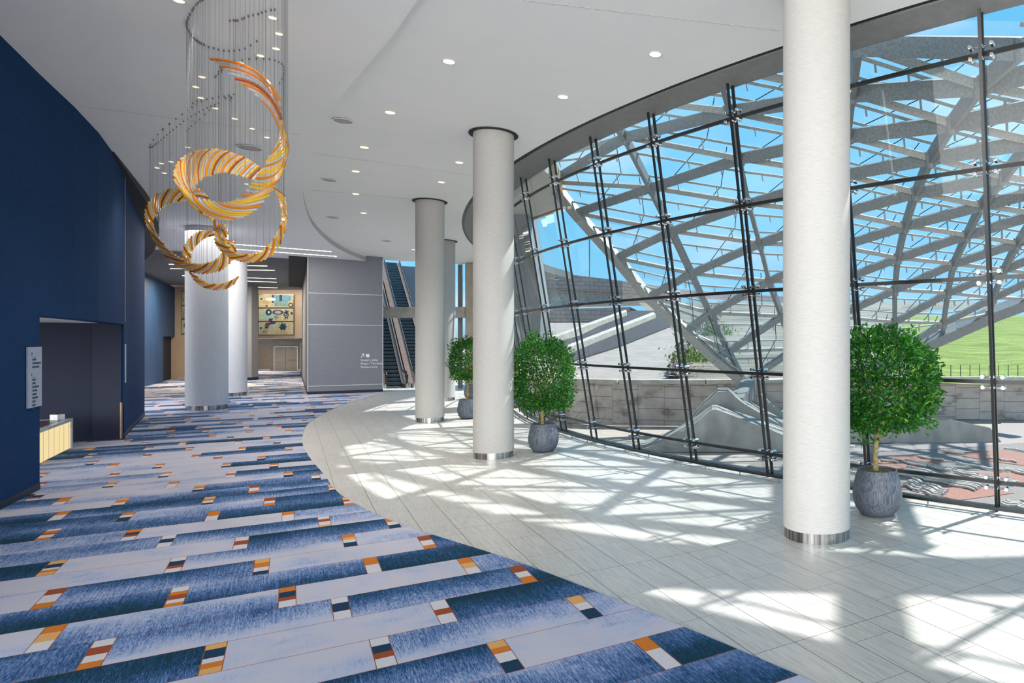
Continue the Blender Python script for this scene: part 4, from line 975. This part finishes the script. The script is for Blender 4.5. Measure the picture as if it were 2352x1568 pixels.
# outer edge beam on the right
eb_px = [(1800, 964), (1905, 905), (2010, 850), (2100, 800), (2200, 757), (2280, 722), (2360, 692), (2460, 650)]
mb = MB(); pe = [LP(x, y) for x, y in eb_px]
for a, b in zip(pe, pe[1:]): mb.beam(a-co, b-co, .7, .42, UPV)
mb.build('edge_beam', M['galv'], can)
# gutter beam and link beams between canopy and building, above the window rim
gt = MB(); lo3 = [(0.5, 13.6), (2.4, 12.6), (3.9, 11.9), (5.6, 11.6), (7.95, 11.4), (9.3, 11.4), (13, 11.7), (17, 12.3)]; hi3 = [(.8, 16.0), (2.4, 14.6), (3.7, 13.8), (5.0, 13.2), (7.0, 12.75), (8.9, 12.5), (14, 12.9), (18, 13.5)]
for k in range(len(lo3)-1):
    a, b = Vector((*lo3[k], 10.2)), Vector((*lo3[k+1], 10.2)); c, d = Vector((*hi3[k+1], 10.2)), Vector((*hi3[k], 10.2)); h_ = Vector((0, 0, .5))
    gt.add([p-co for p in (a, b, c, d, a+h_, b+h_, c+h_, d+h_)], [(3, 2, 1, 0), (4, 5, 6, 7), (0, 1, 5, 4), (2, 3, 7, 6)])
gt.build('gutter', M['galv'], can)
lk = MB(); lk.beam(Vector((7.65, 11.7, 10.4))-co, Vector((7.05, 9.0, 10.2))-co, .55, .4); lk.build('link_beam', M['galv'], can)

# ================================================================ OUTSIDE
ZG = -.6
gd = MB().prism([(-60, 8, ZG-.02), (120, 8, ZG-.02), (300, 300, ZG-.02), (-300, 300, ZG-.02), (-300, 60, ZG-.02), (-60, 60, ZG-.02)], -.5)
struct(gd.build('ground', mat('sandy_ground', (.38, .34, .31, 1), (.32, .285, .26, 1), .95, ns=3)))
def gpoly(name, px, m, dz, label=None, cat=None):
    o = MB().prism([tuple(gp(x, y, ZG)+Vector((0, 0, -.02))) for x, y in px], dz+.02).build(name, m); return o
pg = gpoly('gravel_bed', [(1620, 1130), (1760, 1045), (1900, 1032), (2010, 1032), (2310, 1014), (2500, 1000), (2700, 1250), (1900, 1300)], M['pebg'], .02); tag(pg, 'bed of grey pebbles outside, under the driftwood', 'gravel', kind='stuff')
for k, q in enumerate([[(1960, 1058), (2090, 1048), (2180, 1062), (2060, 1080), (1960, 1076)], [(2070, 1120), (2200, 1108), (2330, 1135), (2200, 1152)], [(2160, 1040), (2300, 1036), (2420, 1055), (2420, 1080), (2280, 1062)], [(2200, 1092), (2380, 1085), (2420, 1110), (2300, 1112)]]):
    pk = gpoly('gravel_bed', q, M['pebp'], .03+.003*k); tag(pk, ['patch of salmon pink pebbles left of the grey bed, near the large potted ficus', 'front patch of salmon pink pebbles close to the glass', 'patch of salmon pink pebbles below the low wedge wall', 'middle patch of salmon pink pebbles at the right edge'][k], 'gravel', kind='stuff')
pw = gpoly('gravel_bed', [(1900, 1048), (2300, 1022), (2600, 1000), (2600, 968), (2300, 970), (2290, 1005), (1900, 1030)], M['pebw'], .024); tag(pw, 'pale pinkish pebble strip around the foot of the low wedge wall', 'gravel', kind='stuff')
# driftwood
lr = random.Random(21)
def log(x0, y0, x1, y1):
    a = gp(x0, y0, ZG+.02); b = gp(x1, y1, ZG+.02); d = (b-a); L = d.length; d.normalize(); sdv = Vector((-d.y, d.x, 0)); n = 8; r = lr.uniform(.032, .044); pts = []; c = (a+b)/2
    ph = PH[0]+lr.uniform(-.3, .3)
    for i in range(n+1):
        f = i/n-.5; pts.append(d*L*f+sdv*math.sin(ph+f*5)*.05+Vector((0, 0, r+.012)))
    o = MB().tube(pts, [r*(.9+.12*math.sin(i*1.3+ph)) for i in range(n+1)], 7).build('driftwood_log', M['log'], None, smooth=True); o.location = c
    return tag(o, 'bleached driftwood log lying in the pebble bed outside the glass', 'log', 'driftwood logs in the pebble garden')
PH = [0]
# rows of logs: start and end of the row, number of parallel rows, logs end to end
for x0, y0, x1, y1, nr, nl in [(500, 740, 700, 770, 1, 1), (740, 760, 1640, 930, 2, 3), (700, 900, 1640, 1110, 5, 3), (740, 1040, 1200, 1190, 5, 2), (1190, 620, 1490, 670, 1, 1), (930, 695, 1240, 745, 1, 1), (1380, 770, 1960, 880, 1, 2), (1770, 710, 2130, 770, 1, 2),
                               (1970, 865, 2300, 925, 2, 1), (1540, 960, 2090, 1045, 3, 2), (100, 780, 300, 820, 2, 1), (90, 890, 330, 935, 3, 1), (1930, 1275, 2300, 1350, 3, 2), (2170, 1230, 2400, 1250, 1, 1), (1970, 600, 2300, 645, 1, 1), (90, 1080, 240, 1100, 2, 1)]:
    PH[0] = lr.uniform(0, 6)
    for r_ in range(nr):
        ox, oy = r_*28, -r_*17
        for q in range(nl):
            f0, f1 = q/nl+.01, (q+1)/nl-.01; j = lambda: lr.uniform(-4, 4)
            log(1930+(x0+ox+(x1-x0)*f0)/5.244, 918+(y0+oy+(y1-y0)*f0+j())/5.244, 1930+(x0+ox+(x1-x0)*f1)/5.244, 918+(y0+oy+(y1-y0)*f1+j())/5.244)
# concrete pedestals of the canopy
pdst = empty('canopy_footing', gp(1560, 1040, ZG), 'pale stepped concrete footing sweeping up to carry the steel canopy', 'footing'); po_ = Vector(pdst.location)
def slab(px, Yf, thick, m, name, zb=ZG):
    pts = [dp(x, y, Yf) for x, y in px]; f = [Vector((pts[0].x, Yf, zb))]+pts+[Vector((pts[-1].x, Yf, zb))]; n = len(f); b = MB()
    vv_ = f+[Vector((p.x*(Yf+thick)/Yf*1.0, Yf+thick, p.z)) for p in f]
    fs = [(i, (i+1) % n, n+(i+1) % n, n+i) for i in range(n)]
    flat = [Vector((p.x, p.z, 0)) for p in f]
    for t in tessellate_polygon([flat]): fs.append(tuple(t)); fs.append(tuple(n+i for i in reversed(t)))
    return b.add([p-po_ for p in vv_], fs).build(name, m, pdst)
slab([(1455, 1034), (1481, 1030), (1530, 1010), (1571, 989), (1603, 967), (1620, 952), (1635, 941), (1645, 940), (1764, 985), (1830, 1010), (1900, 1035)], 20.2, 1.7, M['concrete_d'], 'front_step')
slab([(1560, 1000), (1600, 950), (1617, 931), (1649, 900), (1672, 899), (1710, 928), (1803, 981), (1880, 1020)], 22.0, 2.0, M['concrete_d'], 'rear_step')
MB().beam(dp(1690, 935, 23)-po_, dp(1722, 886, 25.2)-po_, .5, .6).build('pin_bracket', M['galv'], pdst)
# block retaining wall
bw_ = [(-5.35, 31.5), (-5.75, 27.4), (-3.4, 26.5), (0, 26.4), (4, 27.4), (8, 28.4), (12, 28.6), (18, 28.2)]
mb = MB(); uvs = []
LW = 0
for (x0, y0), (x1, y1) in zip(bw_, bw_[1:]):
    a, b = Vector((x0, y0, 0)), Vector((x1, y1, 0)); L = (b-a).length; nn2 = Vector((-(b-a).y, (b-a).x, 0)).normalized()*.5; z1 = 1.12
    mb.add([(x0, y0, ZG), (x1, y1, ZG), (x1, y1, z1), (x0, y0, z1)], [(0, 1, 2, 3)]); uvs += [(LW/1.05, 0), ((LW+L)/1.05, 0), ((LW+L)/1.05, 3.8), (LW/1.05, 3.8)]
    mb.add([(x0, y0, z1), (x1, y1, z1), tuple(b+nn2+Vector((0, 0, z1))), tuple(a+nn2+Vector((0, 0, z1)))], [(0, 1, 2, 3)]); uvs += [(LW+.3, .2)]*4
    LW += L
rw = mb.build('retaining_wall', M['block']); uvl = rw.data.uv_layers.new(name='UVMap')
for i, l in enumerate(rw.data.loops): uvl.data[i].uv = uvs[l.vertex_index]
tag(rw, 'stained concrete block retaining wall curving outside behind the pebble garden', 'wall')
cpb = MB()
for (x0, y0), (x1, y1) in zip(bw_, bw_[1:]): cpb.beam((x0, y0, 1.16), (x1, y1, 1.16), .5, .16)
cpb.build('coping', M['concrete'], rw)
# low wedge wall
wp = [(1900, 1036), (1945, 985), (2119, 960), (2197, 967), (2275, 983), (2302, 1011)]
f = [dp(x, y, 22.0) for x, y in wp]; f = [Vector((f[0].x-2, 22.0, ZG)), Vector((f[1].x-2, 22.0, f[1].z-.1))]+f[1:]; f[-1].z = ZG
n = len(f); fs = [(i, (i+1) % n, n+(i+1) % n, n+i) for i in range(n)]
for t in tessellate_polygon([[Vector((p.x, p.z, 0)) for p in f]]): fs.append(tuple(t)); fs.append(tuple(n+i for i in reversed(t)))
ww = MB().add(f+[p+Vector((0, .45, 0)) for p in f], fs).build('wedge_wall', M['concrete_d']); tag(ww, 'low smooth concrete wall tapering down to the right across the pebble garden', 'wall')
# bank behind
def bank(x, y, dz=0):
    k = .128+(y-HY)/F; Y = 5.35/max(.03, k); p = dp(x, y, Y); p.z += dz; return p
def bpoly(name, px, m, dz=0.0, label=None, cat=None, kind=None, depth=2.0):
    pts = [bank(x, y, dz) for x, y in px]
    return tag(MB().prism([tuple(p-Vector((0, 0, depth))) for p in pts], depth).build(name, m), label, cat, kind=kind)
def bgrid(name, xs, ys, m, dz, label, cat, kind=None, noise_=.0):
    b = MB(); nx, ny = len(xs[0]), len(ys)
    for yi, y in enumerate(ys):
        for x in xs[yi % len(xs)]:
            p = bank(x, y, dz); p.z += noise_*noise.noise(p*.3); b.v.append(tuple(p))
    for r in range(ny-1):
        for c in range(nx-1): b.f.append((r*nx+c, r*nx+c+1, (r+1)*nx+c+1, (r+1)*nx+c))
    return tag(b.build(name, m, smooth=True), label, cat, kind=kind)
xsr = lambda a, b, n: [a+(b-a)*i/(n-1) for i in range(n)]
def ev(tab, y):
    for (y0, x0), (y1, x1) in zip(tab, tab[1:]):
        if y >= y1: return x0+(x1-x0)*(y0-y)/(y0-y1)
    return tab[-1][1]
PR_ = [(884, 1530), (785, 1572), (743, 1527), (690, 1470)]; RL = [(884, 1528), (790, 1570), (765, 1596), (690, 1652)]; RRt = [(884, 1556), (812, 1604), (780, 1630), (690, 1680)]
ty = [874-i*6 for i in range(30)]+[697, 694]
bgrid('terraced_bank', [xsr(ev(PR_, y)-8, 2130, 40) for y in ty], [874-i*6 for i in range(30)]+[697, 694], M['terr'], 0, 'stony terraced bank rising behind the canopy lattice', 'bank', noise_=.15)
bgrid('grass_hill', [xsr(2075, 2560, 40)], [882-i*6 for i in range(26)]+[728, 724], M['grass'], .05, 'bright green grass hill behind the block wall at the right', 'hill', noise_=.2)
bgrid('dry_hill', [xsr(1560, 2700, 30)], [712, 706, 700, 696, 694], M['brown'], .0, 'pale dry hill crest behind the lattice', 'hill')
bgrid('paved_slope', [xsr(1190, ev(PR_, y), 24) for y in [882-i*8 for i in range(18)]+[742]], [882-i*8 for i in range(18)]+[742], M['slope'], .04, 'smooth pale paved slope under the overpass', 'slope')
rbm = MB(); rys = [876-i*5 for i in range(37)]
for y in rys:
    for q in range(5):
        pp = bank(ev(RL, y)+(ev(RRt, y)-ev(RL, y))*q/4, y, .22); rbm.v.append((pp.x, pp.y, pp.z+.1*noise.noise(pp)))
for r in range(len(rys)-1):
    for c in range(4): rbm.f.append((r*5+c, r*5+c+1, (r+1)*5+c+1, (r+1)*5+c))
for k in range(420):
    y = lr.uniform(700, 874)**1; f = lr.random(); c = bank(ev(RL, y)+(ev(RRt, y)-ev(RL, y))*f, y, .3); s = lr.uniform(.12, .3)
    vs_ = [c+Vector((lr.uniform(-1, 1), lr.uniform(-1, 1), 0)).normalized()*s*lr.uniform(.6, 1) for _ in range(3)]
    rbm.add([c+Vector((s, 0, 0)), c+Vector((0, s*.8, 0)), c+Vector((-s*.9, 0, 0)), c+Vector((0, -s, 0)), c+Vector((lr.uniform(-.05, .05), 0, s*.9))], [(0, 1, 4), (1, 2, 4), (2, 3, 4), (3, 0, 4)])
tag(rbm.build('rubble_strip', M['rock']), 'strip of reddish rubble beside the paved slope', 'rubble', kind='stuff')
def bush(x, y, s, label, seed):
    rd = random.Random(seed); c = bank(x, y, .35); f = MB()
    for k in range(900):
        d = Vector((rd.gauss(0, 1)*s[0], rd.gauss(0, 1)*s[1], abs(rd.gauss(0, 1))*s[2])); p = d; L = rd.uniform(.10, .22)
        ax = Vector((rd.uniform(-.6, .6), rd.uniform(-.6, .6), 1)).normalized(); sd = Vector((rd.uniform(-1, 1), rd.uniform(-1, 1), 0)).normalized()
        f.add([p, p+ax*L*.5+sd*L*.18, p+ax*L, p+ax*L*.5-sd*L*.18], [(0, 1, 2, 3)])
    o = f.build('scrub_bush', M['scrub']); o.location = c; return tag(o, label, 'bush')
bush(1608, 850, (.7, 1.0, .35), 'yellow-green scrub bush just above the block wall coping', 5)
bush(1642, 785, (.5, 1.6, .3), 'green scrub bush higher up the bank behind the lattice', 6)
bpoly('road', [(1240, 800), (1300, 838), (1420, 800), (1540, 752), (1535, 716), (1450, 716), (1330, 775)], M['asphalt'], .12, 'dark road ramp descending under the overpass', 'road', depth=1)
for q, lb in (([(1262, 790), (1266, 795), (1440, 727), (1437, 722)], 'upper pale road barrier line along the dark ramp'), ([(1300, 812), (1304, 818), (1506, 733), (1500, 728)], 'lower pale road barrier line along the dark ramp')):
    bpoly('road_barrier', q, M['concrete'], .45, lb, 'barrier', depth=.5)
# overpass
ov = empty('overpass', dp(1350, 690, 85), 'concrete highway overpass with pinkish block parapet in the distance', 'overpass'); oo = Vector(ov.location)
def ospan(pts, name, m, th, uv=False):
    b = MB(); uvs = []
    L = 0
    for (x0, yt0, yb0, Y0), (x1, yt1, yb1, Y1) in zip(pts, pts[1:]):
        a, c, d, e_ = dp(x0, yb0, Y0)-oo, dp(x1, yb1, Y1)-oo, dp(x1, yt1, Y1)-oo, dp(x0, yt0, Y0)-oo; dl = (c-a).length; t = Vector((0, th, 0))
        b.add([a, c, d, e_], [(0, 1, 2, 3)]); uvs += [(L, a.z), (L+dl, c.z), (L+dl, d.z), (L, e_.z)]
        b.add([a+t, c+t, d+t, e_+t], [(3, 2, 1, 0)]); uvs += [(L, a.z), (L+dl, c.z), (L+dl, d.z), (L, e_.z)]
        b.add([e_, d, d+t, e_+t], [(0, 1, 2, 3)]); uvs += [(0, 0)]*4; b.add([a, a+t, c+t, c], [(0, 1, 2, 3)]); uvs += [(0, 0)]*4; L += dl
    o = b.build(name, m, ov); l = o.data.uv_layers.new(name='UVMap')
    for i, lp in enumerate(o.data.loops): l.data[i].uv = uvs[lp.vertex_index]
    return o
ospan([(1180, 618, 662, 82), (1300, 629, 666, 85), (1430, 645, 672, 88), (1560, 664, 682, 95), (1700, 676, 690, 105), (2000, 690, 700, 130)], 'parapet', M['parapet'], .6)
ospan([(1180, 662, 697, 83), (1300, 666, 697, 86), (1430, 672, 694, 89), (1560, 682, 692, 96)], 'girder', M['concrete'], 9)
ospan([(1180, 712, 738, 78), (1300, 709, 738, 80), (1447, 705, 735, 82)], 'lower_girder', M['parapet'], 8)
for x0, x1 in ((1268, 1292),): ospan([(x0, 690, 800, 84), (x1, 690, 800, 84.4)], 'pier', M['concrete'], 2.5)
ospan([(1255, 690, 712, 83.5), (1305, 690, 712, 83.8)], 'pier_cap', M['concrete'], 3)
for x, y0, lb in ((1354, 560, 'tall thin light pole rising behind the overpass'), ):
    a = dp(x, 640, 95); b = dp(x, y0-45, 95); o = MB().tube([(0, 0, 0), b-a], .09, 6).build('light_pole', M['header']); o.location = a; tag(o, lb, 'pole')
# fence posts on the grass
for k in range(14):
    a = bank(2140+k*22, 869, .05); o = MB().tube([(0, 0, -.1), (0, 0, .55)], .018, 5).build('fence_post', M['fence']); o.location = a; tag(o, 'thin dark fence post at the foot of the grass hill', 'fence post', 'fence posts below the grass hill')
# soffit and pylon left outside
sf = MB().prism([(-6.9, 20.6, 8.0), (-5.1, 19.6, 8.0), (-4.9, 21.0, 8.0), (-5.5, 25.9, 8.0), (-8.4, 29.6, 8.0), (-10.6, 28.0, 8.0), (-9.3, 25.0, 8.0)], .5).build('roof_overhang', M['soffit']); tag(sf, 'pale underside of the building roof overhang outside the far window', 'roof')
MB().wall([(-4.85, 21.0), (-5.45, 25.95), (-8.4, 29.7)], 7.95, 8.5, .12, -1).build('fascia', M['wood_soffit'], sf)
py = MB(); q = [dp(1130, 430, 27.5), dp(1206, 448, 27.5), dp(1243, 705, 27.5), dp(1238, 815, 27.5), dp(1130, 830, 27.5)]
n = len(q); fs = [(i, (i+1) % n, n+(i+1) % n, n+i) for i in range(n)]+[tuple(range(n)), tuple(reversed(range(n, 2*n)))]
pyo = py.add(q+[p+Vector((0, 1.5, 0)) for p in q], fs).build('leaning_pylon', M['pylon']); tag(pyo, 'big leaning grey clad pylon outside, at the far end of the glass wall', 'pylon')

# ================================================================ LIGHT
w = bpy.data.worlds.new('sky'); bpy.context.scene.world = w; w.use_nodes = True; nt = w.node_tree; nt.nodes.clear()
out = nt.nodes.new('ShaderNodeOutputWorld'); bg = nt.nodes.new('ShaderNodeBackground'); tc = nt.nodes.new('ShaderNodeTexCoord'); sp = nt.nodes.new('ShaderNodeSeparateXYZ')
rp = nt.nodes.new('ShaderNodeValToRGB'); e = rp.color_ramp.elements
e[0].position = 0; e[0].color = (.46, .44, .42, 1); e[1].position = .02; e[1].color = (.30, .68, .98, 1)
for p_, c_ in ((.25, (.16, .60, .95, 1)), (.7, (.14, .48, .85, 1))): q = e.new(p_); q.color = c_
nz = nt.nodes.new('ShaderNodeTexNoise'); nz.inputs['Scale'].default_value = 3; nz.inputs['Detail'].default_value = 8
mpn = nt.nodes.new('ShaderNodeMapping'); mpn.inputs['Scale'].default_value = (1, 1, 3.5); nt.links.new(tc.outputs['Generated'], mpn.inputs[0]); nt.links.new(mpn.outputs[0], nz.inputs['Vector'])
cr = nt.nodes.new('ShaderNodeValToRGB'); cr.color_ramp.elements[0].position = .56; cr.color_ramp.elements[1].position = .78; cr.color_ramp.elements[0].color = (0, 0, 0, 1); cr.color_ramp.elements[1].color = (.75, .75, .75, 1)
mxn = nt.nodes.new('ShaderNodeMix'); mxn.data_type = 'RGBA'; mxn.inputs[7].default_value = (.92, .95, 1, 1)
nt.links.new(tc.outputs['Generated'], sp.inputs[0]); nt.links.new(sp.outputs[2], rp.inputs[0]); nt.links.new(nz.outputs[0], cr.inputs[0]); nt.links.new(cr.outputs[0], mxn.inputs[0]); nt.links.new(rp.outputs[0], mxn.inputs[6])
nt.links.new(mxn.outputs[2], bg.inputs[0]); bg.inputs[1].default_value = .42; nt.links.new(bg.outputs[0], out.inputs[0])
sn = bpy.data.lights.new('sun', 'SUN'); sn.energy = 3.3; sn.angle = math.radians(.9); sn.color = (1, .965, .90)
so = bpy.data.objects.new('sun', sn); C.objects.link(so); sd = Vector((.559, .394, 1)).normalized(); so.rotation_euler = sd.to_track_quat('Z', 'Y').to_euler(); so.location = sd*60

# unseen fill lamps added behind the viewer and over the hall to brighten the lobby
area('lobby_fill', (-14, -22, 5.0), (math.radians(90), 0, math.radians(-8)), 58, 11, 8200, (1, .975, .94))
area('hall_lamp', (-22, 29, 7.15), (0, 0, 0), 8, 8, 330, (1, .95, .88))
area('hall_lamp', (-22, 20, 7.3), (0, 0, 0), 6, 8, 240, (1, .95, .88))
